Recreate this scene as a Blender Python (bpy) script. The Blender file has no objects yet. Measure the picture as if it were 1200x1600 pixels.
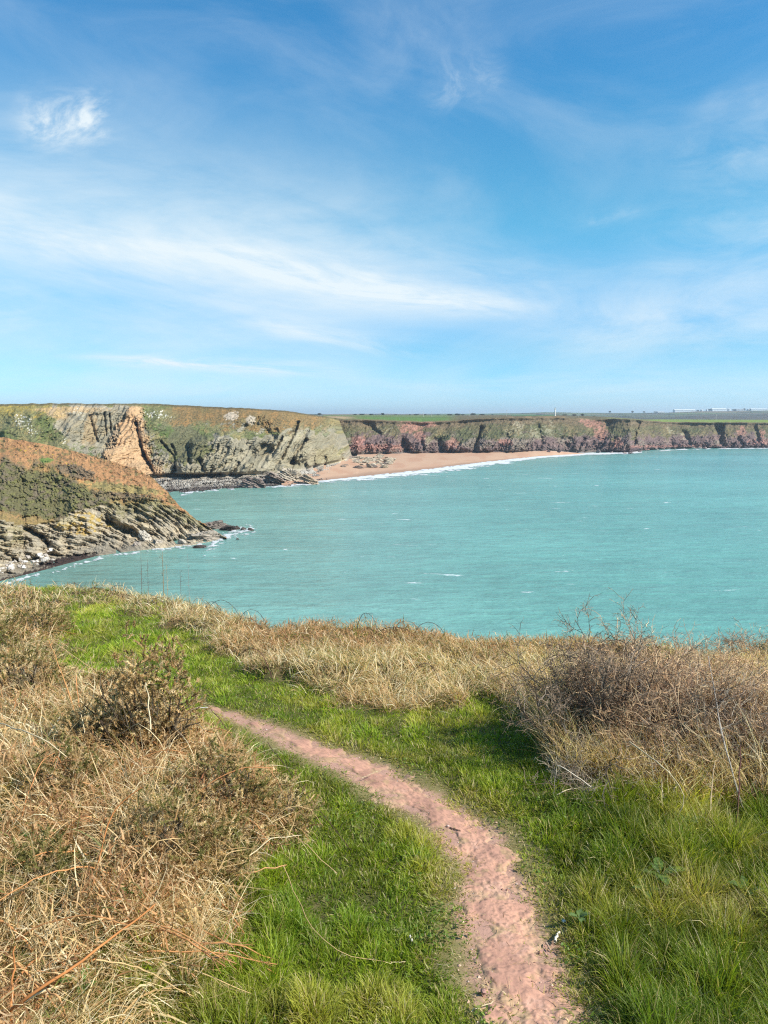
HAZE = 1.0e-4
GRASS = 1.0
DENOISE = False
import bpy, math, random
import numpy as np
rng = np.random.default_rng(11)
random.seed(11)
R = math.radians
scene = bpy.context.scene
COL = scene.collection

# ---------------------------------------------------------------- camera
H = 40.0                       # eye above the sea (m)
F = 1202.0                     # focal length in photo pixels (photo is 1200 x 1600)
PITCH = R(7.2)
cam = bpy.data.cameras.new("camera")
cam.sensor_fit = 'VERTICAL'
cam.sensor_height = 34.61
cam.lens = 26.0
cam.clip_start = 0.05
cam.clip_end = 30000
camo = bpy.data.objects.new("camera", cam)
COL.objects.link(camo)
camo.location = (0, 0, H)
camo.rotation_euler = (R(90) - PITCH, 0, 0)
scene.camera = camo

def ray(px, py):
    """direction through a photo pixel, scaled to one metre of ground distance"""
    px = np.asarray(px, float); py = np.asarray(py, float)
    cx = (px - 600) / F; cy = -(py - 800) / F
    dy = math.cos(PITCH) + cy * math.sin(PITCH)
    dz = -math.sin(PITCH) + cy * math.cos(PITCH)
    return cx / dy, dz / dy
def at(px, py, D):
    a, b = ray(px, py)
    return np.stack(np.broadcast_arrays(a * D, np.asarray(D, float) + 0 * a, H + b * D), -1)
def dist_at_z(py, z):
    _, b = ray(600, py)
    return (z - H) / b
def pix(P):
    """world point -> photo pixel"""
    P = np.asarray(P, float)
    y, z = P[..., 1], P[..., 2] - H
    d = y * math.cos(PITCH) - z * math.sin(PITCH)
    u = y * math.sin(PITCH) + z * math.cos(PITCH)
    d = np.maximum(d, 0.05)
    return 600 + F * P[..., 0] / d, 800 - F * u / d

# ---------------------------------------------------------------- noise
_perm = np.random.default_rng(3).permutation(256)
_perm = np.concatenate([_perm, _perm, _perm]).astype(np.int64)
_grad = np.random.default_rng(5).normal(size=(256, 3))
_grad /= np.linalg.norm(_grad, axis=1)[:, None]
def perlin(x, y, z=0.0):
    x, y, z = np.broadcast_arrays(np.asarray(x, float), np.asarray(y, float), np.asarray(z, float))
    xi, yi, zi = np.floor(x).astype(np.int64), np.floor(y).astype(np.int64), np.floor(z).astype(np.int64)
    xf, yf, zf = x - xi, y - yi, z - zi
    u, v, w = [t * t * t * (t * (t * 6 - 15) + 10) for t in (xf, yf, zf)]
    xi &= 255; yi &= 255; zi &= 255
    def g(dx, dy, dz):
        h = _perm[_perm[_perm[xi + dx] + yi + dy] + zi + dz]
        G = _grad[h]
        return G[..., 0] * (xf - dx) + G[..., 1] * (yf - dy) + G[..., 2] * (zf - dz)
    def L(a, b, t): return a + (b - a) * t
    return L(L(L(g(0,0,0), g(1,0,0), u), L(g(0,1,0), g(1,1,0), u), v),
             L(L(g(0,0,1), g(1,0,1), u), L(g(0,1,1), g(1,1,1), u), v), w) * 1.6
def fbm(x, y, z=0.0, o=4, gain=.5):
    s = 0; a = 1; t = 0; x = np.asarray(x, float); y = np.asarray(y, float); z = np.asarray(z, float)
    for i in range(o):
        s = s + a * perlin(x + 17.3 * i, y - 9.1 * i, z + 4.7 * i); t += a
        a *= gain; x = x * 2.03; y = y * 2.03; z = z * 2.03
    return s / t * 1.5
def ridged(x, y, z=0.0, o=3):
    s = 0; a = 1; t = 0; x = np.asarray(x, float); y = np.asarray(y, float); z = np.asarray(z, float)
    for i in range(o):
        s = s + a * (1 - 2 * np.abs(perlin(x + 7.3 * i, y - 3.1 * i, z + 1.7 * i))); t += a
        a *= .5; x = x * 2.1; y = y * 2.1; z = z * 2.1
    return s / t
def worley(x, y, seed=0):
    """2-D cells: distance to nearest, to second nearest, and a random per cell"""
    return _cells(x, y, seed)[:3]
def _cells(x, y, seed=0):
    x, y = np.broadcast_arrays(np.asarray(x, float), np.asarray(y, float))
    xi, yi = np.floor(x).astype(np.int64), np.floor(y).astype(np.int64)
    d1 = np.full(x.shape, 9.); d2 = d1.copy(); idr = np.zeros(x.shape); ox = np.zeros(x.shape); oy = np.zeros(x.shape)
    for dx in (-1, 0, 1):
        for dy in (-1, 0, 1):
            h = _perm[_perm[(xi + dx + seed) & 255] + ((yi + dy) & 255)]
            g = _grad[h]
            fx = xi + dx + .5 + g[..., 0] * .48 - x; fy = yi + dy + .5 + g[..., 1] * .48 - y
            d = np.hypot(fx, fy)
            n = d < d1
            d2 = np.where(n, d1, np.minimum(d2, d)); idr = np.where(n, h / 255., idr); d1 = np.where(n, d, d1); ox = np.where(n, -fx, ox); oy = np.where(n, -fy, oy)
    return d1, d2, idr, ox, oy
def sstep(a, b, x):
    t = np.clip((np.asarray(x, float) - a) / (b - a), 0, 1)
    return t * t * (3 - 2 * t)
def tab(x, T):
    T = np.asarray(T, float)
    return np.interp(x, T[:, 0], T[:, 1])
def mixc(c, new, m):
    m = np.clip(np.asarray(m), 0, 1)[..., None]
    return c * (1 - m) + np.asarray(new, float) * m
def seg_dist(px, py, pts):
    """distance in pixels to a polyline, and the fraction along it"""
    best = np.full(np.broadcast(px, py).shape, 1e9); par = best * 0
    n = len(pts) - 1
    for i in range(n):
        (ax, ay), (bx, by) = pts[i], pts[i + 1]
        vx, vy = bx - ax, by - ay
        t = np.clip(((px - ax) * vx + (py - ay) * vy) / (vx * vx + vy * vy + 1e-9), 0, 1)
        d = np.hypot(px - ax - t * vx, py - ay - t * vy)
        m = d < best
        best = np.where(m, d, best); par = np.where(m, (i + t) / n, par)
    return best, par
def blob(px, py, cx, cy, rx, ry, ang=0.0, wob=0.35, sc=None):
    a = R(ang); dx, dy = px - cx, py - cy
    u = (dx * math.cos(a) + dy * math.sin(a)) / rx; v = (-dx * math.sin(a) + dy * math.cos(a)) / ry
    sc = sc or 1.5 / min(rx, ry)
    r = np.hypot(u, v) + wob * fbm(px * sc, py * sc, cx * .13, 4)
    return 1 - sstep(.75, 1.1, r)

# ---------------------------------------------------------------- meshes
def new_mesh(name, V, faces_flat, face_sizes, col=None, smooth=False, alpha=None):
    me = bpy.data.meshes.new(name)
    V = np.asarray(V, np.float32).reshape(-1, 3)
    me.vertices.add(len(V)); me.vertices.foreach_set("co", V.ravel())
    ff = np.asarray(faces_flat, np.int32).ravel(); fs = np.asarray(face_sizes, np.int32)
    me.loops.add(len(ff)); me.loops.foreach_set("vertex_index", ff)
    me.polygons.add(len(fs))
    st = np.zeros(len(fs), np.int32); st[1:] = np.cumsum(fs)[:-1]
    me.polygons.foreach_set("loop_start", st); me.polygons.foreach_set("loop_total", fs)
    me.polygons.foreach_set("use_smooth", np.full(len(fs), bool(smooth)))
    me.update(calc_edges=True)
    if col is not None:
        a = me.attributes.new("Col", 'FLOAT_COLOR', 'POINT')
        c = np.ones((len(V), 4), np.float32); c[:, :3] = np.clip(np.asarray(col, np.float32).reshape(-1, 3), 0, 1)
        if alpha is not None: c[:, 3] = np.asarray(alpha).ravel()
        a.data.foreach_set("color", c.ravel())
    return me
def grid_faces(n, m, flip=False):
    i = np.arange(n * m).reshape(n, m)
    q = np.stack([i[:-1, :-1], i[1:, :-1], i[1:, 1:], i[:-1, 1:]], -1).reshape(-1, 4)
    return q[:, ::-1] if flip else q
def grid_mesh(name, P, col=None, smooth=False, flip=False, alpha=None):
    n, m = P.shape[:2]
    q = grid_faces(n, m, flip)
    return new_mesh(name, P, q, np.full(len(q), 4), col, smooth, alpha)
def obj(name, me, mat=None, parent=None):
    o = bpy.data.objects.new(name, me); COL.objects.link(o)
    if mat is not None and len(me.materials) == 0: me.materials.append(mat)
    if parent is not None: o.parent = parent
    return o
def tag(o, label=None, cat=None, group=None, kind=None):
    if label: o["label"] = label
    if cat: o["category"] = cat
    if group: o["group"] = group
    if kind: o["kind"] = kind
    return o
def empty(name, loc, rz=0.0):
    o = bpy.data.objects.new(name, None); COL.objects.link(o)
    o.location = loc; o.rotation_euler = (0, 0, rz); o.empty_display_size = .1
    return o
def copy_tree(o, parent=None):
    c = o.copy(); COL.objects.link(c)
    if parent is not None: c.parent = parent
    for ch in [k for k in COL.objects if k.parent == o]:
        copy_tree(ch, c)
    return c

def tubes(P, Rd, sides=3, col=None):
    """P (n,k,3) polylines, Rd (n,k) radii -> (V, quads, colours)"""
    n, k = P.shape[:2]
    T = np.gradient(P, axis=1)
    T /= np.linalg.norm(T, axis=2, keepdims=True) + 1e-9
    ref = np.where(np.abs(T[..., 2:3]) > .9, np.array([1., 0, 0]), np.array([0, 0, 1.]))
    A = np.cross(T, ref); A /= np.linalg.norm(A, axis=2, keepdims=True) + 1e-9
    B = np.cross(T, A)
    ang = np.arange(sides) * 2 * math.pi / sides
    V = (P[:, :, None, :] + Rd[:, :, None, None] * (A[:, :, None, :] * np.cos(ang)[None, None, :, None] + B[:, :, None, :] * np.sin(ang)[None, None, :, None]))
    idx = np.arange(n * k * sides).reshape(n, k, sides)
    nx = np.roll(idx, -1, axis=2)
    q = np.stack([idx[:, :-1], nx[:, :-1], nx[:, 1:], idx[:, 1:]], -1).reshape(-1, 4)
    C = None
    if col is not None:
        C = np.broadcast_to(col[:, :, None, :] if col.ndim == 3 else col[:, None, None, :], (n, k, sides, 3)).reshape(-1, 3)
    return V.reshape(-1, 3), q, C
class MB:
    """collects quads and triangles of one mesh"""
    def __init__(s): s.V = []; s.F = []; s.S = []; s.C = []; s.n = 0
    def add(s, V, q, C):
        V = np.asarray(V).reshape(-1, 3); q = np.asarray(q)
        s.V.append(V); s.F.append((q + s.n).ravel()); s.S.append(np.full(len(q), q.shape[1])); s.C.append(np.broadcast_to(np.asarray(C, float), V.shape))
        s.n += len(V); return s
    def mesh(s, name, smooth=False):
        return new_mesh(name, np.concatenate(s.V), np.concatenate(s.F), np.concatenate(s.S), np.concatenate(s.C), smooth)

# ---------------------------------------------------------------- materials
class NT:
    def __init__(s, tree): s.t = tree; s.t.nodes.clear()
    def n(s, typ, **kw):
        nd = s.t.nodes.new(typ)
        for k, v in kw.items():
            if k.startswith("i_"): nd.inputs[k[2:].replace("_", " ")].default_value = v
            else: setattr(nd, k, v)
        return nd
    def l(s, a, b): s.t.links.new(a, b)
    def m(s, op, a, b=0.0, c=None, clamp=False):
        nd = s.t.nodes.new('ShaderNodeMath'); nd.operation = op; nd.use_clamp = clamp
        for i, v in enumerate((a, b, c)):
            if v is None: continue
            if isinstance(v, (int, float)): nd.inputs[i].default_value = v
            else: s.l(v, nd.inputs[i])
        return nd.outputs[0]
    def mix(s, fac, a, b):
        nd = s.t.nodes.new('ShaderNodeMix'); nd.data_type = 'RGBA'
        for k, v in ((0, fac), (6, a), (7, b)):
            if isinstance(v, (int, float)): nd.inputs[k].default_value = v
            elif isinstance(v, (tuple, list)): nd.inputs[k].default_value = (*v[:3], 1)
            else: s.l(v, nd.inputs[k])
        return nd.outputs[2]
def material(name):
    m = bpy.data.materials.new(name); m.use_nodes = True
    return m, NT(m.node_tree)
def vcol_material(name, rough=.9, spec=.1, noise=(), bump=None, translucent=0.0, tcol=1.0, alpha=False):
    """colour from the mesh's own attribute, varied by object-space noise [(scale, amount)], with bump (scale, distance)"""
    m, N = material(name)
    out = N.n('ShaderNodeOutputMaterial')
    a = N.n('ShaderNodeAttribute', attribute_name="Col")
    c = a.outputs['Color']
    tc = N.n('ShaderNodeTexCoord')
    for sc, am in noise:
        nz = N.n('ShaderNodeTexNoise', i_Scale=sc, i_Detail=5.0, i_Roughness=.65)
        N.l(tc.outputs['Object'], nz.inputs['Vector'])
        f = N.m('MULTIPLY_ADD', nz.outputs[0], am * 2, 1 - am)
        vm = N.n('ShaderNodeVectorMath', operation='SCALE'); N.l(c, vm.inputs[0]); N.l(f, vm.inputs['Scale'])
        c = vm.outputs[0]
    p = N.n('ShaderNodeBsdfPrincipled', i_Roughness=rough)
    p.inputs['Specular IOR Level'].default_value = spec
    N.l(c, p.inputs['Base Color'])
    if bump:
        nz = N.n('ShaderNodeTexNoise', i_Scale=bump[0], i_Detail=6.0, i_Roughness=.7)
        N.l(tc.outputs['Object'], nz.inputs['Vector'])
        b = N.n('ShaderNodeBump', i_Strength=1.0, i_Distance=bump[1])
        N.l(nz.outputs[0], b.inputs['Height']); N.l(b.outputs[0], p.inputs['Normal'])
    if alpha: N.l(a.outputs['Alpha'], p.inputs['Alpha'])
    sh = p.outputs[0]
    if translucent:
        t = N.n('ShaderNodeBsdfTranslucent')
        vm = N.n('ShaderNodeVectorMath', operation='MULTIPLY'); N.l(c, vm.inputs[0]); vm.inputs[1].default_value = (tcol * 1.1, tcol * 1.1, tcol * .6)
        N.l(vm.outputs[0], t.inputs['Color'])
        mx = N.n('ShaderNodeMixShader', i_Fac=translucent)
        N.l(sh, mx.inputs[1]); N.l(t.outputs[0], mx.inputs[2]); sh = mx.outputs[0]
    N.l(sh, out.inputs['Surface'])
    return m
CLOUD = 3.75
TINTS = [(0.0, (.37, .65, 1.06)), (.09, (.20, .52, .74)), (.24, (.26, .67, .73)), (.45, (.20, .63, .79)), (.70, (.32, .72, .82))]
# ---------------------------------------------------------------- light
SUN_EL, SUN_AZ = R(41), R(110)            # azimuth clockwise from the view direction (+Y)
sdir = np.array([math.sin(SUN_AZ) * math.cos(SUN_EL), math.cos(SUN_AZ) * math.cos(SUN_EL), math.sin(SUN_EL)])
from mathutils import Vector
sl = bpy.data.lights.new("sun", 'SUN'); sl.energy = 4.7; sl.angle = R(0.53); sl.color = (1.0, .95, .87)
so = bpy.data.objects.new("sun", sl); COL.objects.link(so)
so.rotation_euler = Vector(sdir).to_track_quat('Z', 'Y').to_euler()
so.location = (60, -20, 120)

w = bpy.data.worlds.new("World"); scene.world = w; w.use_nodes = True
N = NT(w.node_tree)
wo = N.n('ShaderNodeOutputWorld'); bg = N.n('ShaderNodeBackground', i_Strength=.15)
N.l(bg.outputs[0], wo.inputs['Surface'])
sky = N.n('ShaderNodeTexSky', sky_type='NISHITA', sun_disc=False)
sky.sun_elevation = SUN_EL; sky.sun_rotation = SUN_AZ
sky.altitude = 40; sky.air_density = 1.0; sky.dust_density = .35; sky.ozone_density = 2.2
tc = N.n('ShaderNodeTexCoord')
sep = N.n('ShaderNodeSeparateXYZ'); N.l(tc.outputs['Generated'], sep.inputs[0])
X, Y, Z = sep.outputs
az = N.m('ARCTAN2', X, Y); el = N.m('ARCSINE', Z)
# the photograph's air is bluer low down than the model's
cr = N.n('ShaderNodeValToRGB'); e = cr.color_ramp.elements
while len(e) < len(TINTS): e.new(.5)
for q, (pos, c_) in zip(e, TINTS): q.position = pos
for q, (pos, c_) in zip(e, TINTS): q.color = (c_[0] * .455, c_[1] * .455, c_[2] * .455, 1)
cr.color_ramp.interpolation = 'EASE'
N.l(el, cr.inputs[0])
hsv = N.n('ShaderNodeMix', data_type='RGBA', blend_type='MULTIPLY'); hsv.inputs[0].default_value = 1.0
sc2 = N.n('ShaderNodeVectorMath', operation='SCALE'); sc2.inputs['Scale'].default_value = 2.0; N.l(cr.outputs[0], sc2.inputs[0])
N.l(sky.outputs[0], hsv.inputs[6]); N.l(sc2.outputs[0], hsv.inputs[7])
def azel(px, py):
    a, b = ray(px, py)
    return math.atan2(float(a), 1.0), math.atan2(float(b), math.hypot(float(a), 1.0))
def noise_uv(u, v, su, sv, seed, detail=7.0, rough=.62, dist=.6):
    cb = N.n('ShaderNodeCombineXYZ')
    N.l(N.m('MULTIPLY', u, su), cb.inputs[0]); N.l(N.m('MULTIPLY', v, sv), cb.inputs[1]); cb.inputs[2].default_value = seed
    nz = N.n('ShaderNodeTexNoise', i_Scale=1.0, i_Detail=detail, i_Roughness=rough, i_Distortion=dist)
    N.l(cb.outputs[0], nz.inputs['Vector'])
    return nz.outputs[0]
dens = None
def cloud(p0, p1, width, amount, su, sv, seed, lo=.3, hi=.75, soft=2.0, bow=0.0, rough=.62):
    """one cirrus streak or puff between two photo pixels, width in pixels"""
    global dens
    a0, e0 = azel(*p0); a1, e1 = azel(*p1)
    ca, ce = (a0 + a1) / 2, (e0 + e1) / 2
    L = math.hypot(a1 - a0, e1 - e0) / 2; th = math.atan2(e1 - e0, a1 - a0); W = width / F
    da = N.m('SUBTRACT', az, ca); de = N.m('SUBTRACT', el, ce)
    u = N.m('ADD', N.m('MULTIPLY', da, math.cos(th)), N.m('MULTIPLY', de, math.sin(th)))
    v = N.m('SUBTRACT', N.m('MULTIPLY', de, math.cos(th)), N.m('MULTIPLY', da, math.sin(th)))
    un = N.m('DIVIDE', u, L)
    if bow: v = N.m('ADD', v, N.m('MULTIPLY', N.m('MULTIPLY', un, un), bow / F))
    vn = N.m('DIVIDE', v, W)
    r2 = N.m('ADD', N.m('POWER', N.m('ABSOLUTE', un), 4.0), N.m('POWER', N.m('ABSOLUTE', vn), soft))
    mask = N.m('EXPONENT', N.m('MULTIPLY', r2, -1.0))
    nz = noise_uv(u, v, su, sv, seed, rough=rough)
    mr = N.n('ShaderNodeMapRange', interpolation_type='SMOOTHSTEP'); mr.inputs[1].default_value = lo; mr.inputs[2].default_value = hi
    N.l(nz, mr.inputs[0])
    d = N.m('MULTIPLY', N.m('MULTIPLY', mask, mr.outputs[0]), amount)
    dens = d if dens is None else N.m('ADD', dens, d)
cloud((-420, 270), (620, 425), 130, .74, 2.6, 9, 1.0, .08, .76)
cloud((-400, 560), (760, 540), 120, .34, 2.0, 8, 14.5, .15, .75)       # the broad pale band, left
cloud((-300, 325), (480, 415), 32, .42, 5, 26, 2.0, .25, .7)
cloud((330, 405), (830, 492), 22, .62, 6, 40, 3.0, .25, .7, bow=-12)  # its thin bright tail
cloud((380, 360), (900, 470), 60, .30, 6, 22, 3.5, .3, .75)
cloud((36, 196), (176, 180), 27, .78, 9, 27, 4.4, .38, .64, rough=.66)          # the small puff
cloud((140, 560), (520, 578), 9, .62, 7, 60, 5.0, .3, .62)
cloud((370, 500), (660, 552), 13, .45, 7, 50, 6.0, .3, .7)
cloud((670, 140), (785, 115), 30, .22, 15, 20, 7.7, .42, .66, rough=.7)
cloud((560, 60), (760, 20), 90, .16, 7, 9, 7.5, .3, .75)
cloud((840, 520), (1360, 470), 70, .62, 5, 14, 8.0, .15, .75)
cloud((1050, 250), (1300, 240), 40, .34, 7, 20, 9.0, .3, .75)
cloud((1100, 175), (1300, 150), 22, .30, 7, 26, 9.5, .3, .75)
cloud((900, 350), (1000, 330), 10, .22, 10, 40, 9.8, .3, .7)
cloud((1000, 390), (1320, 340), 60, .42, 6, 16, 10.5, .3, .75)
cloud((-200, 470), (60, 480), 40, .35, 6, 16, 11.5, .3, .7)
cloud((600, 600), (1300, 605), 26, .30, 5, 40, 12.5, .3, .75)
cloud((-200, 600), (600, 600), 26, .25, 5, 40, 13.5, .3, .75)
# thin veil everywhere
veil = noise_uv(az, el, 2.2, 7.0, 20.0, 6.0, .6, 1.2)
mr = N.n('ShaderNodeMapRange', interpolation_type='SMOOTHSTEP'); mr.inputs[1].default_value = .36; mr.inputs[2].default_value = .80; mr.inputs[4].default_value = .17
N.l(veil, mr.inputs[0])
dens = N.m('ADD', dens, mr.outputs[0])
fac = N.m('MINIMUM', dens, .92)
N.l(N.mix(fac, hsv.outputs[2], (CLOUD * .96, CLOUD * 1.05, CLOUD * 1.085)), bg.inputs['Color'])
scene.view_settings.view_transform = 'Standard'; scene.view_settings.look = 'None'
scene.view_settings.exposure = 0.74; scene.view_settings.gamma = 1.0
scene.cycles.max_bounces = 5; scene.cycles.diffuse_bounces = 3; scene.cycles.glossy_bounces = 2
scene.cycles.transmission_bounces = 3; scene.cycles.transparent_max_bounces = 8; scene.cycles.volume_bounces = 0
scene.cycles.use_denoising = DENOISE
scene.cycles.filter_width = 1.2
scene.cycles.use_adaptive_sampling = False
# ================================================================ the bay
M_rock = vcol_material("cliff_rock", .92, .15, noise=((.9, .28), (.22, .18)), bump=(1.3, .13))
M_land = vcol_material("field_turf", .95, .05, noise=((.08, .15), (.02, .1)))
M_sand = vcol_material("beach_sand", .9, .2, noise=((.15, .08),))
M_foam = vcol_material("sea_foam", .7, .2, noise=((.8, .15),), bump=(1.5, .1), alpha=True)

GREY = np.array([.27, .245, .20]); PALE = np.array([.42, .355, .26]); DARK = np.array([.045, .042, .04])
GREEN = np.array([.115, .135, .045]); OLIVE = np.array([.16, .135, .055]); HEATH = np.array([.18, .115, .05])
BRACK = np.array([.33, .175, .08]); SCAR = np.array([.45, .29, .155]); LICH = np.array([.40, .28, .07])

def strata(c, lam, n, riser=.55):
    u = -c / lam + n
    fr = u - np.floor(u)
    st = np.floor(u) + sstep(riser, 1.0, fr)
    return (st - u + .5) * lam, fr, np.floor(u)
def gully(px, py, pts, w, d, wob=1.0):
    q = fbm(px * .12, py * .12, pts[0][0], 3) * wob * w * .8
    dd, _ = seg_dist(px + q, py, pts)
    return d * np.exp(-(dd / w) ** 2)

# ---- near headland ------------------------------------------------------
h_w = [(-330, 985), (0, 908), (60, 893), (100, 882), (150, 869), (200, 862), (250, 857), (300, 852), (354, 841)]
h_r = [(-330, 640), (-100, 668), (0, 683), (60, 692), (120, 706), (180, 722), (215, 734), (240, 748), (262, 769), (283, 793), (297, 804), (318, 818), (340, 833), (354, 840)]
h_b = [(-330, 800), (0, 812), (30, 822), (75, 818), (98, 812), (112, 800), (150, 792), (170, 787), (205, 788), (240, 783), (258, 788), (285, 801), (300, 808), (354, 841)]
h_D = [(-330, 285), (0, 270), (120, 268), (235, 260), (300, 254), (354, 247)]
pxs = np.arange(-330, 354.1, .8); ts = np.linspace(0, 1, 300)
PX, T = np.meshgrid(pxs, ts, indexing='ij')
yw, yr = tab(PX, h_w), tab(PX, h_r) + (1.3 + 2.2 * sstep(245, 290, PX)) * fbm(PX * .07, 0, 3, 4)
PY = yw + 4 + (yr - yw - 4) * T
yb = tab(PX, h_b) + 5 * fbm(PX * .06, 1, 0, 4)
Dw = dist_at_z(yw, 0.0); Dr = tab(PX, h_D)
s_rock = np.clip((yw - PY) / (yw - yb), 0, 1); s_veg = np.clip((yb - PY) / np.maximum(yb - yr, .5), 0, 1)
# low shelf, then the rock face, then the slope of turf and bracken
Drock = Dw + 9 * sstep(0, .25, s_rock) + 13 * s_rock ** 1.4
Drock = Dw + (np.minimum(Drock, Dr - 3) - Dw)
Db = Dw + 22; Db = np.minimum(Db, Dr - 2)
D = np.where(PY > yb, Dw + (Db - Dw) * (.45 * sstep(0, .3, s_rock) + .55 * s_rock ** 1.3), Db + (Dr - Db) * s_veg ** .95)
dip = np.array([(-330, 3), (40, 5), (70, 14), (150, 17), (200, 32), (260, 38), (354, 34)], float)
xx = np.arange(-340, 360, 1.0); FF = np.concatenate([[0], np.cumsum(np.tan(np.radians(np.interp(xx[:-1], dip[:, 0], dip[:, 1]))))])
c = PY - np.interp(PX, xx, FF) + 5.5 * fbm(PX * .018, PY * .03, 1.0, 4)
block = fbm(PX * .045 + 3, PY * .05, 5, 3)
s1, f1, id1 = strata(c, 10.5, .5 * fbm(PX * .04, PY * .04, 2, 3))
s2, f2, id2 = strata(c, 3.6, .5 * fbm(PX * .09, PY * .09, 7, 3))
s3, f3, id3 = strata(c + 1.5 * fbm(PX * .02, PY * .05, 14, 2), 1.9, .6 * fbm(PX * .1, PY * .1, 17, 3))
# joints break each bed into blocks
jx = PX + .5 * PY + 11 * np.sin(id1 * 2.7); jd = np.abs(((jx / 17 + .3 * fbm(PX * .05, PY * .05, 9, 2)) % 1.0) - .5)
joint = (1 - sstep(0.0, .10, jd)) * sstep(.0, .4, block + .25)
rk = sstep(0, .10, s_rock) * (1 - sstep(-.02, .05, (yb - PY) / 60.0)) * (.35 + .65 * sstep(-.35, .35, block + .2))
tipfade = 1 - sstep(320, 352, PX) * .7
D = D + rk * tipfade * (.27 * s1 + .24 * s2 + .26 * s3 + .9 * joint + 3.0 * block + .5 * fbm(PX * .35, PY * .35, 19, 3))
D = D + sstep(0, .5, s_rock) * tipfade * (3.0 * fbm(PX * .012, PY * .02, 4, 3))
for pts, wd, dp in (([(40, 826), (62, 838), (74, 851)], 5, 6), ([(165, 812), (190, 826), (216, 838)], 6, 6), ([(20, 872), (34, 880), (60, 873)], 3.0, 3),
                    ([(225, 838), (206, 851)], 2.5, 4), ([(262, 846), (300, 842)], 2.0, 2.5), ([(170, 852), (185, 862)], 2.2, 3), ([(70, 866), (110, 870), (150, 864)], 1.6, 2)):
    D = D + gully(PX, PY, pts, wd, dp)
# scrub and tussocks on the slope
vg = sstep(0, .06, s_veg)
scrub = blob(PX, PY, 55, 772, 118, 46, 12, .4) ; scrub = np.maximum(scrub, blob(PX, PY, -160, 760, 200, 52, 3, .4))
bush2 = np.maximum(blob(PX, PY, 118, 737, 34, 11, 16, .5), blob(PX, PY, 190, 775, 60, 6, 5, .6))
wd1, wd2, wid = worley(PX / 6.5 + 1.3 * fbm(PX * .06, PY * .09, 2, 3), PY / 4.6 + 1.1 * fbm(PX * .06, PY * .09, 5, 3)); xd1, _, xid = worley(PX / 2.9 + .6 * fbm(PX * .1, PY * .1, 7), PY / 2.1, 31)
lump = np.clip(1 - wd1 * 1.25, 0, 1) ** .7 * .75 + .45 * np.clip(1 - xd1 * 1.2, 0, 1) * xid + .5 * fbm(PX * .05, PY * .07, 8, 3)
D = D - vg * np.clip(scrub + .8 * bush2, 0, 1) * (1.9 * lump * (.5 + wid)) - vg * .8 * np.clip(fbm(PX * .12, PY * .2, 8, 4), -.6, 1) * (1 - scrub)
P = at(PX, PY, D)
col = np.zeros(P.shape) + GREY
n1 = fbm(PX * .02, PY * .03, 11, 4); n2 = fbm(PX * .10, PY * .16, 12, 4); n3 = fbm(PX * .35, PY * .5, 13, 3)
col = mixc(col, PALE, .55 + .9 * n1 + .5 * n2)
col = col * (.86 + .28 * ((id2 * .37) % 1.0))[..., None]
col = mixc(col, (.34, .30, .19), .7 * sstep(.0, .5, n1 + .6 * n2) * sstep(.3, .9, s_rock))
col = mixc(col, LICH, .85 * np.maximum(blob(PX, PY, 122, 826, 34, 10, 8, .6), blob(PX, PY, 150, 812, 40, 8, 16, .7)) * sstep(-.2, .25, n2))
col = mixc(col, (.17, .155, .08), .9 * sstep(.55, 1.0, s_rock + .35 * n2) * sstep(150, 190, PX))
col = mixc(col, (.20, .17, .09), .75 * sstep(-.1, .4, n2 + .3 * n1) * blob(PX, PY, 8, 830, 62, 22, 0, .5))
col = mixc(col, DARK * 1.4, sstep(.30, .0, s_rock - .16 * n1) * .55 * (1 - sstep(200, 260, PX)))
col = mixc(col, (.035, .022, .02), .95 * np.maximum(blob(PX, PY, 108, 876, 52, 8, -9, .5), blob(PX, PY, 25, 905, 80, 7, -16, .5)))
vegc = np.zeros(P.shape) + BRACK
vegc = mixc(vegc, (.27, .14, .065), .8 * sstep(-.1, .5, n1 + .5 * n2))
vegc = mixc(vegc, (.24, .19, .075), .9 * blob(PX, PY, 175, 762, 85, 8, 6, .6))
vegc = mixc(vegc, (.42, .22, .08), .8 * blob(PX, PY, 100, 748, 60, 11, 22, .5))
vegc = mixc(vegc, OLIVE * .9, .8 * sstep(.05, .55, n2 + .4 * fbm(PX * .05, PY * .08, 31, 3)))
vegc = mixc(vegc, (.145, .11, .07), .85 * bush2)
vegc = mixc(vegc, (.105, .10, .045), .95 * scrub)
vegc = mixc(vegc, (.16, .15, .05), .7 * scrub * sstep(.1, .5, n2 + .5 * (wid - .5)))
vegc = mixc(vegc, (.145, .11, .075), .7 * scrub * sstep(.1, .5, -n2 + n1))
vegc = mixc(vegc, (.19, .155, .06), .8 * sstep(.25, 0, s_veg + .2 * n2) * (1 - scrub))
gor = sstep(.35, .55, fbm(PX * .2, PY * .32, 41, 3)) * np.maximum(blob(PX, PY, 92, 716, 30, 8, 22, .6), np.maximum(blob(PX, PY, 20, 687, 14, 5, 5, .4), blob(PX, PY, 40, 702, 20, 5, 10, .4)))
vegc = mixc(vegc, (.42, .30, .03), .9 * gor)
vegc = mixc(vegc, (.07, .06, .035), .75 * np.maximum(blob(PX, PY, 92, 718, 34, 9, 22, .8), blob(PX, PY, 175, 727, 40, 4, 18, .8)) * sstep(.1, .5, -n2 + .2))
vegc = mixc(vegc, (.10, .17, .04), .8 * blob(PX, PY, 72, 719, 12, 4, 0, .4))
col = mixc(col, vegc, sstep(-2.5, 2.5, yb - PY + 4 * n2))
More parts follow.
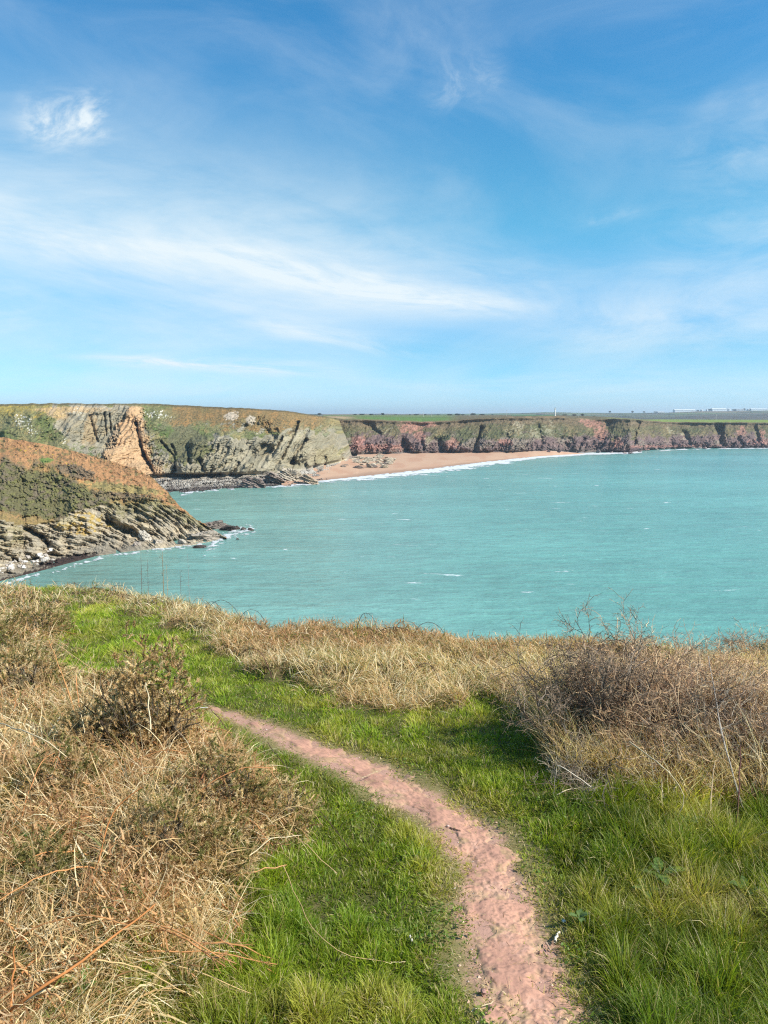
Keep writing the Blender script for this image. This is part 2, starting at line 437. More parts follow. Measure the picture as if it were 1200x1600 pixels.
gr = fbm(PX * .55, PY * .7, 44, 3); col = col * (1 + .38 * gr)[..., None]; col = mixc(col, (.075, .065, .04), .8 * vg * sstep(.30, .5, fbm(PX * .30, PY * .45, 45, 3) + .2 * n2) * (1 - scrub))
col = mixc(col, col * np.array([1.0, .95, .86]), 1 - vg); col = mixc(col, col * .72, (1 - vg) * (id3 % 3 == 0))
# far side of the ridge, out of sight from the path
back = []; bcol = []
for k in range(1, 25):
    q = P[:, -1].copy(); q[:, 1] += (k / 24.) * np.clip(q[:, 2] * 1.3, 2, 53); q[:, 2] = q[:, 2] * (1 - (k / 24.) ** 1.15) - (k / 24.) * 1.5; back.append(q); bcol.append(col[:, -1])
P = np.concatenate([P, np.stack(back, 1)], 1); col = np.concatenate([col, np.stack(bcol, 1)], 1)
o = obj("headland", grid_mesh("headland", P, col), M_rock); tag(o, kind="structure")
headP = P

# ---- grey cliff across the cove ------------------------------------------
g_w = [(-330, 781), (0, 776), (235, 770), (300, 768), (330, 765), (360, 762), (400, 760), (440, 758), (470, 757), (500, 752), (520, 748), (545, 742), (575, 737)]
g_f = [(-330, 764), (0, 760), (120, 757), (235, 747), (300, 744), (360, 743), (400, 742), (440, 739), (470, 735), (500, 728), (545, 718), (575, 711)]
g_t = [(-330, 630), (0, 631.5), (100, 630), (150, 631), (200, 630.5), (240, 630.5), (270, 632.5), (300, 634), (340, 636), (380, 637.5), (420, 640), (450, 642), (480, 647), (500, 650), (520, 653), (545, 655), (575, 657)]
pxs = np.arange(-330, 575.1, .72); nt = 270; ts = np.linspace(0, 1, nt)
PX, T = np.meshgrid(pxs, ts, indexing='ij')
PX = np.where(PX > 460, 460 + (PX - 460) * (.78 - .26 * T ** 1.3), PX)
yw, yf, yt = tab(PX, g_w), tab(PX, g_f), tab(PX, g_t) + .9 * fbm(PX * .07, 0, 1, 4)
PY = yw + 1.5 + (yt - yw - 1.5) * T
zf = 4.0
Dw = dist_at_z(yw, 0.0); Df = dist_at_z(yf, zf)
end = 0
Dt = Df + tab(PX, [(-330, 75), (0, 70), (120, 78), (200, 62), (260, 60), (420, 55), (500, 40), (540, 75), (575, 140)])
s_sh = np.clip((yw - PY) / (yw - yf), 0, 1); s_cl = np.clip((yf - PY) / (yf - yt), 0, 1)
zs = zf * (.12 + .88 * s_sh ** 1.0)
D = np.where(PY > yf, Dw + (Df - Dw) * s_sh, Df + (Dt - Df) * (.55 * s_cl + .45 * s_cl ** 2.4))
cl = sstep(0, .06, s_cl) * (1 - .6 * sstep(.8, 1.0, s_cl))
# buttresses and hollows
big = fbm(PX * .013 + .012 * PY, PY * .014, 21, 3); mid = fbm(PX * .03 + .035 * PY, PY * .05, 22, 4); fine = ridged(PX * .09 + .09 * PY, PY * .13, 23, 3)
flat_ = 1 - .9 * sstep(.40, .75, s_cl) * sstep(235, 270, PX)
D = D + cl * flat_ * (8 * big + 4.5 * mid - 1.3 * fine)
# the hollow behind the slip, the spur to its right, the slabby point
D = D + cl * (7 * blob(PX, PY, 150, 690, 85, 60, 0, .2) - 9 * blob(PX, PY, 60, 700, 70, 60, 25, .3) - 12 * blob(PX, PY, 335, 725, 60, 48, 0, .3) - 10 * blob(PX, PY, 505, 700, 34, 40, 0, .2) + 7 * blob(PX, PY, 400, 690, 30, 36, 30, .3))
fan = 1 - sstep(.60, 1.08, np.abs(PX - (211 - .16 * (PY - 640)) ) / np.interp(PY, [630, 645, 665, 700, 745], [8, 15, 23, 37, 60]) + .42 * fbm(PX * .09, PY * .07, 51, 5) + .22 * fbm(PX * .4, PY * .3, 53, 3) - .06)
fan = fan * sstep(633, 637, PY + 1.5 * fbm(PX * .2, 0, 7, 2))
D = D - cl * fan * (5 + .6 * ridged(PX * .14, PY * .04, 52, 3))
G = [([(212, 660), (216, 680), (221, 702), (228, 716), (238, 735)], 2.2, 8), ([(224, 712), (234, 728)], 4, 8), ([(466, 660), (458, 680), (450, 695), (440, 716)], 2.2, 9),
     ([(441, 683), (432, 700), (424, 714)], 2.2, 7), ([(478, 687), (468, 700), (460, 710), (456, 724)], 3.0, 9), ([(456, 722), (464, 724)], 5, 9), ([(525, 664), (528, 678)], 2.5, 7),
     ([(252, 690), (262, 703), (272, 712), (274, 735)], 1.8, 6), ([(268, 695), (274, 710)], 2, 5), ([(294, 702), (296, 724)], 3.2, 6), ([(312, 718), (318, 736)], 3, 5), ([(372, 724), (360, 742)], 3.0, 6), ([(330, 738), (346, 728)], 2.4, 4),
     ([(490, 722), (492, 734)], 3, 6), ([(508, 715), (507, 730)], 3, 7), ([(534, 712), (536, 722)], 3.5, 7), ([(163, 645), (166, 680)], 1.4, 4), ([(171, 646), (173, 676)], 1.3, 4), ([(140, 650), (152, 690)], 2, 4),
     ([(236, 742), (262, 743), (290, 742)], 2.4, 5), ([(300, 744), (345, 741)], 2.0, 3.5)]
for pts, wd, dp in G: D = D + gully(PX, PY, pts, wd, dp)
# steep beds in the point, blocks in the lower right face
c = PY * .55 + PX * .8 + 3 * fbm(PX * .04, PY * .04, 24, 3)
bed, bf, bid = strata(c, 8.0, .4 * fbm(PX * .05, PY * .05, 25, 2))
rocky = np.clip(np.maximum.reduce([blob(PX, PY, 345, 718, 90, 34, -8, .5), blob(PX, PY, 470, 700, 85, 34, -12, .5), blob(PX, PY, 155, 660, 75, 34, 8, .5), blob(PX, PY, 395, 660, 60, 18, 5, .7)]), 0, 1)
slz = np.maximum(blob(PX, PY, 465, 702, 72, 34, -20, .4), .7 * blob(PX, PY, 350, 724, 60, 20, -10, .5)) * sstep(.95, .6, s_cl)
bed2, bf2, bid2 = strata(PX * .72 + PY * .70 + 5 * fbm(PX * .03, PY * .03, 27, 3), 17, .35 * fbm(PX * .04, PY * .04, 28, 2), .35)
D = D + cl * flat_ * (.25 + rocky) * .40 * bed + cl * slz * .62 * bed2
w1, w2, wid = worley(PX / 4.2 + .4 * fbm(PX * .15, PY * .15, 3), PY / 3.4, 9)
D = D - cl * rocky * 1.7 * np.clip(w2 - w1, 0, .6) * sstep(-.3, .3, fbm(PX * .04, PY * .04, 61, 2))
# foreshore: boulders and low ribs
sh = (1 - sstep(.9, 1.05, s_sh + .0 * PX)) * (PY > yf - .1)
q1, q2, qid = worley(PX / 3.1, PY / 1.5, 4)
D = D - sh * (5.0 * np.clip(q2 - q1, 0, .7) * (.4 + qid) + 5 * fbm(PX * .06 + PY * .1, PY * .2, 26, 3))
w3, w4, wid3 = worley(PX / 3.0 + .5 * fbm(PX * .12, PY * .12, 15), PY / 2.6, 13); D = D - cl * 1.3 * np.clip(.6 - w3, 0, .6) * wid3 * sstep(-.2, .3, fbm(PX * .05, PY * .06, 16, 2))
P = at(PX, PY, D)
n1 = fbm(PX * .018, PY * .028, 71, 4); n2 = fbm(PX * .075 + .03 * PY, PY * .09, 72, 4); n3 = fbm(PX * .28, PY * .30, 73, 3)
col = np.zeros(P.shape) + GREY * .95
col = mixc(col, PALE, .5 + .9 * n2 + .6 * n3)
col = col * (.84 + .3 * ((bid * .37) % 1.0))[..., None]
slope = np.clip((np.gradient(D, axis=1) / np.minimum(np.gradient(PY, axis=1), -1e-3)) * -1, -3, 9)
veg = np.clip(.62 + .5 * n1 + .65 * n2 + .55 * sstep(.45, .8, s_cl) - .95 * rocky - .45 * sstep(.25, .0, s_cl), 0, 1)
veg = np.clip(np.maximum(veg, .95 * blob(PX, PY, 285, 690, 52, 36, 25, .5)) , 0, 1) * sstep(0, .08, s_cl)
veg = np.maximum(veg, sstep(.55, .75, s_cl + .25 * n2) * sstep(235, 262, PX))
veg = np.maximum(veg, .9 * blob(PX, PY, 60, 690, 80, 36, 30, .4))
veg = veg * (1 - .85 * blob(PX, PY, 155, 665, 62, 38, 8, .45))
vc = np.zeros(P.shape) + np.array([.175, .165, .075])
vc = mixc(vc, GREEN, sstep(-.1, .45, n1 + .6 * n3))
vc = mixc(vc, (.25, .20, .085), .8 * sstep(.05, .5, n2 - .3 * n1))
vc = mixc(vc, (.085, .13, .035), .9 * np.maximum.reduce([blob(PX, PY, 130, 703, 20, 17, 40, .4), blob(PX, PY, 505, 693, 18, 16, 0, .5), blob(PX, PY, 262, 675, 22, 10, 20, .6), blob(PX, PY, 170, 680, 8, 8, 0, .5)]))
vc = mixc(vc, (.125, .115, .065), .8 * blob(PX, PY, 290, 688, 40, 34, 35, .6))
heath = np.maximum(sstep(.70, .80, s_cl + .14 * n2) * sstep(250, 285, PX), blob(PX, PY, 390, 660, 85, 13, 8, .5)) * (1 - sstep(490, 530, PX))
vc = mixc(vc, HEATH * 1.05, .9 * heath); vc = mixc(vc, (.27, .15, .055), .6 * heath * sstep(0, .4, n2)); vc = mixc(vc, OLIVE, .6 * heath * sstep(.1, .5, n1 - n3 * .4))
vc = mixc(vc, (.26, .205, .06), .8 * sstep(.80, .95, s_cl + .12 * n2) * (1 - sstep(60, 110, PX)))
vc = mixc(vc, (.36, .25, .04), .7 * sstep(.25, .5, n3 + .4 * n2) * (1 - sstep(70, 110, PX)) * sstep(.7, .9, s_cl))
col = mixc(col, vc, sstep(.42, .68, veg + .22 * n3))
col = mixc(col, (.40, .31, .20), .45 * blob(PX, PY, 150, 665, 66, 42, 8, .5) * sstep(-.2, .35, n2 - .2))
col = mixc(col, (.52, .33, .16), .6 * np.maximum.reduce([blob(PX, PY, 90, 647, 20, 9, 12, .4), blob(PX, PY, 142, 670, 12, 28, 6, .6), blob(PX, PY, 110, 640, 60, 5, 0, .4)]))
col = mixc(col, SCAR * (1 + .22 * n3[..., None] + .2 * n2[..., None]), .97 * fan)
col = mixc(col, (.36, .21, .11), .55 * fan * sstep(.1, .5, n3 + .5 * fbm(PX * .2, PY * .04, 77, 3)))
col = mixc(col, (.62, .58, .50), .9 * sstep(.12, .4, n3 + .3 * n2) * np.maximum.reduce([blob(PX, PY, 36, 656, 12, 12, 50, .6), blob(PX, PY, 120, 645, 14, 7, 10, .6), blob(PX, PY, 50, 672, 10, 7, 50, .6), blob(PX, PY, 246, 648, 22, 7, 10, .6), blob(PX, PY, 128, 652, 5, 6, 0, .5), blob(PX, PY, 100, 690, 4, 9, 0, .5)]))
col = mixc(col, (.34, .28, .19), .7 * blob(PX, PY, 470, 700, 76, 32, -14, .45) * sstep(-.35, .2, n2 + .2) * (1 - sstep(.5, .8, veg)))
col = mixc(col, (.40, .33, .165), .5 * blob(PX, PY, 515, 712, 26, 16, 0, .5))
col = mixc(col, (.50, .42, .33), .7 * np.maximum(blob(PX, PY, 362, 650, 12, 7, -10, .5), blob(PX, PY, 392, 657, 8, 8, 0, .5)))
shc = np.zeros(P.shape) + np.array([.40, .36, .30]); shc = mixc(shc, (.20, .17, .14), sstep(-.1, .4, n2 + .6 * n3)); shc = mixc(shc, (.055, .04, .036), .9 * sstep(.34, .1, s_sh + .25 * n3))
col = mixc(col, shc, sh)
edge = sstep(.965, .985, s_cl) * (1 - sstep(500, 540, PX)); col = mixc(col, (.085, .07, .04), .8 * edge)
tail = blob(PX, PY, 560, 690, 22, 60, 0, .3); col = mixc(col, (.30, .17, .12), .4 * tail * sstep(.6, .2, s_cl)); 
gr = fbm(PX * .6, PY * .7, 78, 3); g2 = fbm(PX * .22, PY * .30, 79, 3)
col = col * .93 * (1 + (.34 * gr + .2 * g2))[..., None]
col = mixc(col, (.47, .41, .31), .6 * slz * (1 - .7 * veg) * (bid2 % 2 == 0)); col = mixc(col, (.17, .15, .10), .45 * slz * (bid2 % 3 == 1))
slab = np.maximum.reduce([blob(PX, PY, 450, 700, 40, 26, -40, .5), blob(PX, PY, 480, 712, 20, 16, 0, .5), blob(PX, PY, 355, 722, 40, 16, 20, .6)]) * sstep(-.3, .3, n2 + .4 * n3)  # where warm pale colour is painted on the slabs to restore their highlights
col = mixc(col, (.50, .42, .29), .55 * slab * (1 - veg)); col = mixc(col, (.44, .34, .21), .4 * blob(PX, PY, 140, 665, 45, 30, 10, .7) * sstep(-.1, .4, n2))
shr = cl * sstep(.22, .42, fbm(PX * .32 + .1 * PY, PY * .42, 76, 3) + .25 * (veg - .5)) * (1 - fan) * sstep(.3, .5, veg)
col = mixc(col, (.065, .062, .032), .75 * shr)
col = mixc(col, (.20, .185, .115), .35 * (1 - veg) * (1 - fan) * cl); col = mixc(col, col * np.array([.80, .79, .74]), (1 - veg) * (1 - fan) * cl)
land = []; lcol = []
top = P[:, -1].copy()
for k in range(1, 14):
    q = top.copy(); dd = [0, 4, 9, 18, 30, 50, 80, 120, 180, 260, 380, 560, 800, 1100][k]
    q[:, 1] += dd; q[:, 0] += dd * (PX[:, 0] - 600) / F * .6
    q[:, 2] += -.010 * dd + .4 * fbm(q[:, 0] * .05, q[:, 1] * .05, 2, 3) * min(1, dd / 20.)
    land.append(q); lcol.append(mixc(np.zeros(q.shape) + np.array([.12, .12, .05]), (.16, .105, .05), .6 * sstep(0, .3, fbm(q[:, 0] * .02, q[:, 1] * .02, 0, 3))))
# down under the beach and sea at the foot
for dd in (25, 80, 160):
    q = P[-1:].copy() if dd == 25 else P[-1:].copy()
    q[..., 1] += dd if dd == 25 else dd - (25 if dd == 80 else 80); q[..., 2] *= .97; P = np.concatenate([P, q], 0); col = np.concatenate([col, col[-1:]], 0)
    land = [np.concatenate([l_, l_[-1:]], 0) for l_ in land]; lcol = [np.concatenate([l_, l_[-1:]], 0) for l_ in lcol]
P0 = P[:, 0].copy(); P0[:, 2] = -3
P = np.concatenate([P0[:, None], P, np.stack(land, 1)], 1); col = np.concatenate([col[:, :1], col, np.stack(lcol, 1)], 1)
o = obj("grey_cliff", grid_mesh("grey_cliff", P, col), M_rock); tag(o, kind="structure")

# ---- red cliff behind the beach -----------------------------------------
r_f = [(505, 716), (545, 711), (570, 709), (640, 708), (700, 707), (760, 706.5), (820, 706), (880, 705), (925, 705), (960, 706), (985, 706.5), (1003, 703.5), (1020, 702), (1050, 700.5), (1100, 699.8), (1200, 699), (1700, 696)]
r_t = [(505, 654), (545, 655.5), (570, 656), (600, 657), (660, 659.5), (700, 658), (740, 654.5), (780, 653), (840, 652), (880, 652), (900, 655), (925, 655.5), (960, 654), (990, 655.5), (1010, 657.5), (1050, 659.5), (1100, 660), (1150, 660), (1200, 660.5), (1700, 662)]
pxs = np.arange(505, 1700, .72); nt = 130; ts = np.linspace(0, 1, nt)
PX, T = np.meshgrid(pxs, ts, indexing='ij')
yf, yt = tab(PX, r_f), tab(PX, r_t) + .7 * fbm(PX * .06, 0, 4, 4)
zf = tab(PX, [(505, 4.5), (800, 4.0), (900, 2.0), (950, .5), (1700, .5)])
PY = yf + 1.0 + (yt - yf - 1.0) * T
Df = dist_at_z(yf, zf)
Df = np.where(PX < 640, np.maximum(Df, 700), Df)
s_cl = np.clip((yf - PY) / (yf - yt), 0, 1)
cl = sstep(0, .05, s_cl) * (1 - sstep(.9, 1.0, s_cl))
D = Df + 26 * (.6 * s_cl + .4 * s_cl ** 2.5) + 6 * sstep(.0, .16, s_cl) * 0
v1 = ridged(PX * .020 + .014 * PY, PY * .010, 81, 2); v2 = ridged(PX * .05 + .035 * PY, PY * .022, 82, 3); v3 = ridged(PX * .12 + .07 * PY, PY * .10, 83, 3)
low = sstep(.75, .15, s_cl)
lw = .45 + .55 * low
D = D + cl * (-11 * v1 * lw - (2.5 + 5 * low) * v2 - (2.0 + 3.5 * low) * v3 + 9)
for pts, wd, dp in [([(752, 668), (745, 690), (741, 704)], 2.6, 12), ([(630, 690), (634, 704)], 6, 12), ([(686, 690), (690, 704)], 5, 10), ([(580, 668), (590, 676)], 6, 8), ([(659, 690), (662, 702)], 2.5, 9), ([(995, 660), (990, 692)], 5, 16), ([(1122, 668), (1128, 692)], 6, 16), ([(1068, 676), (1080, 694)], 4, 8), ([(1155, 686), (1162, 698)], 4, 8), ([(840, 665), (846, 690)], 4, 6), ([(880, 690), (890, 700)], 8, 8), ([(912, 685), (905, 700)], 3, 7), ([(1180, 668), (1186, 690)], 3, 7), ([(1245, 668), (1240, 690)], 4, 10), ([(1310, 668), (1305, 690)], 5, 12)]:
    D = D + gully(PX, PY, pts, wd, dp)
w1, w2, wid = worley(PX / 4.5 + .4 * fbm(PX * .1, PY * .1, 3), PY / 3.4, 19)
D = D - 3.0 * sstep(.45, .1, s_cl) * sstep(0, .06, s_cl) * np.clip(w2 - w1, 0, .6)
P = at(PX, PY, D)
n1 = fbm(PX * .017, PY * .03, 91, 4); n2 = fbm(PX * .06, PY * .07, 92, 4); n3 = fbm(PX * .25, PY * .25, 93, 3)
PUR = np.array([.12, .08, .075])
col = np.zeros(P.shape) + PUR
col = mixc(col, (.20, .135, .115), .45 + .8 * n2 + .5 * n3); col = mixc(col, (.22, .185, .135), .7 * sstep(0, .4, n1 - .3 * n3))
vg = sstep(.40, .62, s_cl + .28 * n2 + .22 * n1 + .12 * n3 + .05 * v1)
vc = np.zeros(P.shape) + np.array([.115, .098, .05]); vc = mixc(vc, (.165, .13, .065), sstep(-.1, .4, n2)); vc = mixc(vc, (.085, .092, .042), .8 * sstep(0, .4, n1 + .4 * n3)); vc = mixc(vc, (.15, .105, .065), .8 * sstep(.72, .9, s_cl + .1 * n2))
col = mixc(col, vc, vg)
RED = (.34, .165, .125)
for a in [(640, 668, 18, 9, 8), (655, 682, 9, 9, 30), (592, 700, 55, 6, 0), (705, 693, 14, 8, -10), (790, 691, 12, 5, 10), (925, 662, 20, 7, 12), (940, 678, 12, 10, 30), (965, 692, 8, 12, 10), (1158, 675, 7, 9, 10), (1190, 678, 6, 8, 0), (560, 690, 10, 10, 0), (668, 663, 14, 5, 0), (1230, 690, 60, 6, 0), (1080, 698, 120, 3, 0)]:
    col = mixc(col, np.array(RED) * (1 + .2 * n3[..., None]), .68 * blob(PX, PY, a[0], a[1], a[2], a[3], a[4], .6))
for a in [(665, 688, 9, 10, 0), (830, 672, 40, 14, 0), (1060, 678, 26, 7, 30), (600, 672, 16, 8, 0)]:
    col = mixc(col, (.36, .32, .22), .45 * blob(PX, PY, *a, .8) * sstep(0, .4, n3 + n2))
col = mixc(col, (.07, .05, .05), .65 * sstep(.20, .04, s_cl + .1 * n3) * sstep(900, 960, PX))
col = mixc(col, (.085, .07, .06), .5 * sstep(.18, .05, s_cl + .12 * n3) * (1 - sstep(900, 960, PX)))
col = mixc(col, (.33, .26, .24), .8 * sstep(.055, .02, s_cl) * sstep(0, .3, n3) * sstep(1000, 1020, PX))
gr = fbm(PX * .55, PY * .6, 95, 3); g2 = fbm(PX * .2 + .1 * PY, PY * .22, 96, 3)
col = col * .92 * (1 + .42 * gr + .30 * g2)[..., None]
col = mixc(col, (.05, .052, .03), .7 * vg * sstep(.2, .42, fbm(PX * .3 + .15 * PY, PY * .4, 97, 3)) * cl)
# plateau behind: fields up to the skyline
top = P[:, -1].copy(); land = []; lcol = []
pxt = PX[:, 0]
Dback = np.interp(pxt, [505, 700, 900, 980, 1060, 1700], [1900, 1900, 1700, 1200, 1200, 1300])
pyback = np.interp(pxt, [505, 560, 700, 760, 860, 940, 1000, 1100, 1200, 1700], [648.5, 648.5, 648.8, 648.5, 648.5, 651, 655.2, 655.6, 656, 656])
zb = at(pxt, pyback, Dback)[:, 2]
for k in range(1, 41):
    u = (k / 40.) ** 1.5
    D0 = top[:, 1]; Dk = D0 + (Dback - D0) * u
    z = top[:, 2] + (zb - top[:, 2]) * u ** .8 + .5 * fbm(pxt * .02, Dk * .01, 5, 2) * (1 - u)
    q = np.stack([(pxt - 600) / F * Dk * 1.0 + (top[:, 0] - (pxt - 600) / F * D0) * (1 - u), Dk, z], -1)
    ppx, ppy = pix(q)
    cc = np.zeros(q.shape) + np.array([.15, .15, .065])
    cc = mixc(cc, (.10, .165, .045), sstep(.02, .08, u) * sstep(545, 575, pxt) * (1 - sstep(690, 720, pxt)))
    cc = mixc(cc, (.13, .16, .06), .8 * (u > .45) * (1 - sstep(690, 720, pxt)))
    cc = mixc(cc, (.33, .235, .14), .9 * (u > .06) * (u < .4) * (1 - sstep(535, 560, pxt)))
    cc = mixc(cc, (.17, .215, .055), sstep(.03, .10, u) * sstep(1005, 1025, pxt))
    cc = mixc(cc, (.12, .09, .055), .8 * sstep(690, 730, pxt) * (1 - sstep(930, 960, pxt)))
    cc = mixc(cc, (.06, .15, .055), .95 * (u > .5) * sstep(795, 800, pxt) * (1 - sstep(862, 868, pxt)))
    cc = mixc(cc, (.26, .17, .085), .8 * (u < .2) * sstep(790, 800, pxt) * (1 - sstep(900, 930, pxt)) * sstep(-.2, .2, fbm(pxt * .05, 0, 1, 2)))
    hed = (np.abs(u - .42 - .03 * fbm(pxt * .01, 0, 8, 2)) < .03) | (np.abs(u - .75) < .02)
    cc = mixc(cc, (.05, .055, .03), .75 * hed * (1 - sstep(930, 960, pxt)))
    land.append(q); lcol.append(cc)
for k in range(1, 7):
    q = land[39].copy(); q[:, 1] += k * 70; q[:, 2] -= (k * 4.2) * (pxt > 930) + k * 1.0; land.append(q); lcol.append(lcol[39])
P0 = P[:, 0].copy(); P0[:, 2] = -3; P0[:, 1] -= 2
Pl = np.stack([P[:, -1]] + land, 1); cl_ = np.stack([col[:, -1]] + lcol, 1)
P = np.concatenate([P0[:, None], P], 1); col = np.concatenate([col[:, :1], col], 1)
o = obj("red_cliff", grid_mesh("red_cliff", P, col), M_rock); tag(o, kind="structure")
o = obj("fields", grid_mesh("fields", Pl, cl_), M_land); tag(o, kind="structure")
fieldP = Pl; field_px = pxt

# ---- blue-grey hills beyond -----------------------------------------------
pxs = np.arange(-500, 2000, 2.5); nh = 60
f_t = [(-500, 648), (480, 647), (600, 646.3), (700, 646.6), (800, 645.8), (850, 644), (900, 645), (980, 645.2), (1040, 644.6), (1080, 642.6), (1150, 641.6), (1200, 641), (2000, 640)]
f_m = [(-500, 648), (480, 647.4), (700, 647.4), (800, 647), (900, 647), (960, 646.5), (1100, 648), (1200, 648.5), (2000, 649)]
yt = tab(pxs, f_t) + .5 * fbm(pxs * .012, 0, 3, 4)
zt = at(pxs, yt, 4200.)[:, 2]; xs = (pxs - 600) / F
rows = []; rc = []
for k in range(nh):
    u = k / (nh - 1.); Dk = 1900 + 2300 * u
    z = -2 + (zt + 2) * (u ** .62) + 3.5 * fbm(pxs * .01, u * 4, 6, 3) * sstep(0, .2, u) * (1 - sstep(.8, 1, u))
    rows.append(np.stack([xs * Dk, np.full(len(xs), Dk), z], -1))
    w1, w2, wid = worley(xs * Dk / 330. + .2 * fbm(xs * 9, u * 6, 1), np.full(len(xs), Dk / 300.) + .3 * fbm(xs * 9, u * 6, 2), 5)
    cc = np.array([.105, .105, .075]) * (.75 + .6 * wid)[:, None]
    cc = mixc(cc, (.10, .15, .06), .8 * (wid > .62)); cc = mixc(cc, (.2, .155, .10), .7 * (wid < .2))
    cc = mixc(cc, (.075, .065, .055), .9 * sstep(.75, .4, u) * sstep(930, 960, pxs))
    cc = mixc(cc, (.04, .045, .03), .9 * (w2 - w1 < .10))
    rc.append(cc)
for k in range(1, 8):
    q = rows[nh - 1].copy(); q *= [1 + .25 * k, 1 + .25 * k, 1]; q[:, 2] -= .3 * k; rows.append(q); rc.append(rc[nh - 1])
hillG = np.stack(rows, 1)
o = obj("far_hill", grid_mesh("far_hill", np.stack(rows, 1), np.stack(rc, 1)), M_land); tag(o, kind="structure")

# ---- beach ------------------------------------------------------------------
b_w = [(440, 760), (470, 757), (500, 752), (540, 747.5), (600, 741.5), (650, 736), (700, 729.5), (760, 722), (800, 717.5), (840, 713.5), (880, 711), (930, 709), (1000, 706.5)]
def shore_y(px): return tab(px, b_w)
pxs = np.arange(440, 1000, 2.0); us = np.linspace(-.25, 1.0, 60)
PX, U = np.meshgrid(pxs, us, indexing='ij')
yw = shore_y(PX); yf = np.minimum(np.where(PX < 575, tab(PX, g_f), tab(PX, r_f)), np.where(PX < 545, tab(PX, g_f), tab(PX, r_f))) - 1.0
Dw = dist_at_z(yw, 0.0); De = np.where(PX < 560, np.maximum(dist_at_z(tab(PX, g_f), 4.0) + 25, 0), dist_at_z(tab(PX, r_f), 4.) + 12)
De = np.maximum(De, Dw + 6)
D = Dw + (De - Dw) * U
z = np.where(U < 0, U * 4.0, 4.3 * np.abs(U) ** .85 * (1 - 1.15 * sstep(850, 940, PX))) + .10 * fbm(PX * .05, D * .05, 3, 3)
P = np.stack([(PX - 600) / F * D / (math.cos(PITCH) ** 0) * 1.0, D, z], -1)
P[..., 0] = (PX - 600) / F * (D * math.cos(PITCH) + (H - z) * math.sin(PITCH))
n = fbm(PX * .03, D * .02, 4, 3)
col = np.zeros(P.shape) + np.array([.43, .275, .18]); col = mixc(col, (.40, .235, .15), sstep(-.1, .4, n)); col = mixc(col, (.27, .165, .11), .85 * sstep(.16, .02, U + .05 * n))
col = mixc(col, (.40, .31, .27), .8 * sstep(.88, .97, U + .03 * n))
o = obj("beach", grid_mesh("beach", P, col, smooth=True), M_sand); tag(o, kind="structure")

# ---- breaking surf and foam ---------------------------------------------------
def foam_sheet(name, PX, PY, mask, lift=.35):
    D = dist_at_z(PY, 0.0)
    z = .06 + .22 * np.clip(mask, 0, 1) + .0 * D
    x = (PX - 600) / F * (D * math.cos(PITCH) + H * math.sin(PITCH))
    P = np.stack([x, D, z], -1)
    o = obj(name, grid_mesh(name, P, np.zeros(P.shape) + np.array([.56, .58, .58]), smooth=True, alpha=np.clip(mask, 0, 1) ** 1.2), M_foam); tag(o, kind="stuff"); return o
pxs = np.arange(455, 1004, 1.0); us = np.linspace(-.6, 1.6, 44)
PX, U = np.meshgrid(pxs, us, indexing='ij')
wid_ = tab(PX, [(455, 2.0), (500, 3.5), (560, 5.5), (640, 7.0), (700, 7.5), (780, 6.5), (840, 4.2), (900, 2.4), (1003, 1.6)])
PY = shore_y(PX) - .8 + wid_ * U
Dd = dist_at_z(PY, 0)
n = fbm(PX * .035, PY * .35, 5, 4); n2_ = fbm(PX * .14, PY * .9, 6, 3)
mask = sstep(-.15, .2, U + .25 * n) * (1 - sstep(.72, 1.25, U + .6 * n + .3 * n2_)) - .75 * sstep(.1, .42, n2_ + .4 * n) * sstep(.15, .4, np.abs(U - .55))
foam_sheet("surf", PX, PY, np.clip(mask * 1.1, 0, 1))
def foam_patch(line, wpx, seed, cut=.1, name="foam"):
    xs_ = np.linspace(0, 1, 160); vs = np.linspace(-1, 1, 40)
    line = np.array(line, float); t = np.linspace(0, 1, len(line))
    lx, ly = np.interp(xs_, t, line[:, 0]), np.interp(xs_, t, line[:, 1])
    PX = lx[:, None] + 0 * vs[None]; PY = ly[:, None] + vs[None] * wpx
    n = fbm(PX * .10, PY * .40, seed, 5)
    e = np.minimum(xs_, 1 - xs_)[:, None]
    mask = .9 * sstep(cut - .15, cut + .35, n + .55 * (1 - np.abs(vs[None])) * sstep(0, .15, e) - .25)
    return foam_sheet(name, PX, PY, mask, .2)
foam_patch([(318, 862), (345, 842), (362, 834), (385, 829), (402, 826)], 10, 3.1, +.08)
foam_patch([(228, 861), (262, 857), (300, 853), (322, 850)], 4.0, 4.2, .10)
foam_patch([(70, 900), (100, 890), (130, 880), (160, 871), (200, 866), (230, 861)], 3.0, 5.3, .2)
foam_patch([(280, 772), (310, 769), (345, 765), (375, 764)], 3.4, 6.4, .15)
foam_patch([(-60, 935), (0, 916), (40, 903), (70, 896)], 4, 7.4, .2)
foam_patch([(380, 763), (420, 761), (470, 759), (505, 755)], 1.8, 8.4, .15)
foam_patch([(1000, 707), (1060, 702.5), (1130, 701), (1250, 700), (1400, 698.5)], 1.0, 9.4, .0)
foam_patch([(860, 709.8), (920, 708.5), (980, 708.5), (1003, 706)], 1.6, 9.9, -.1)

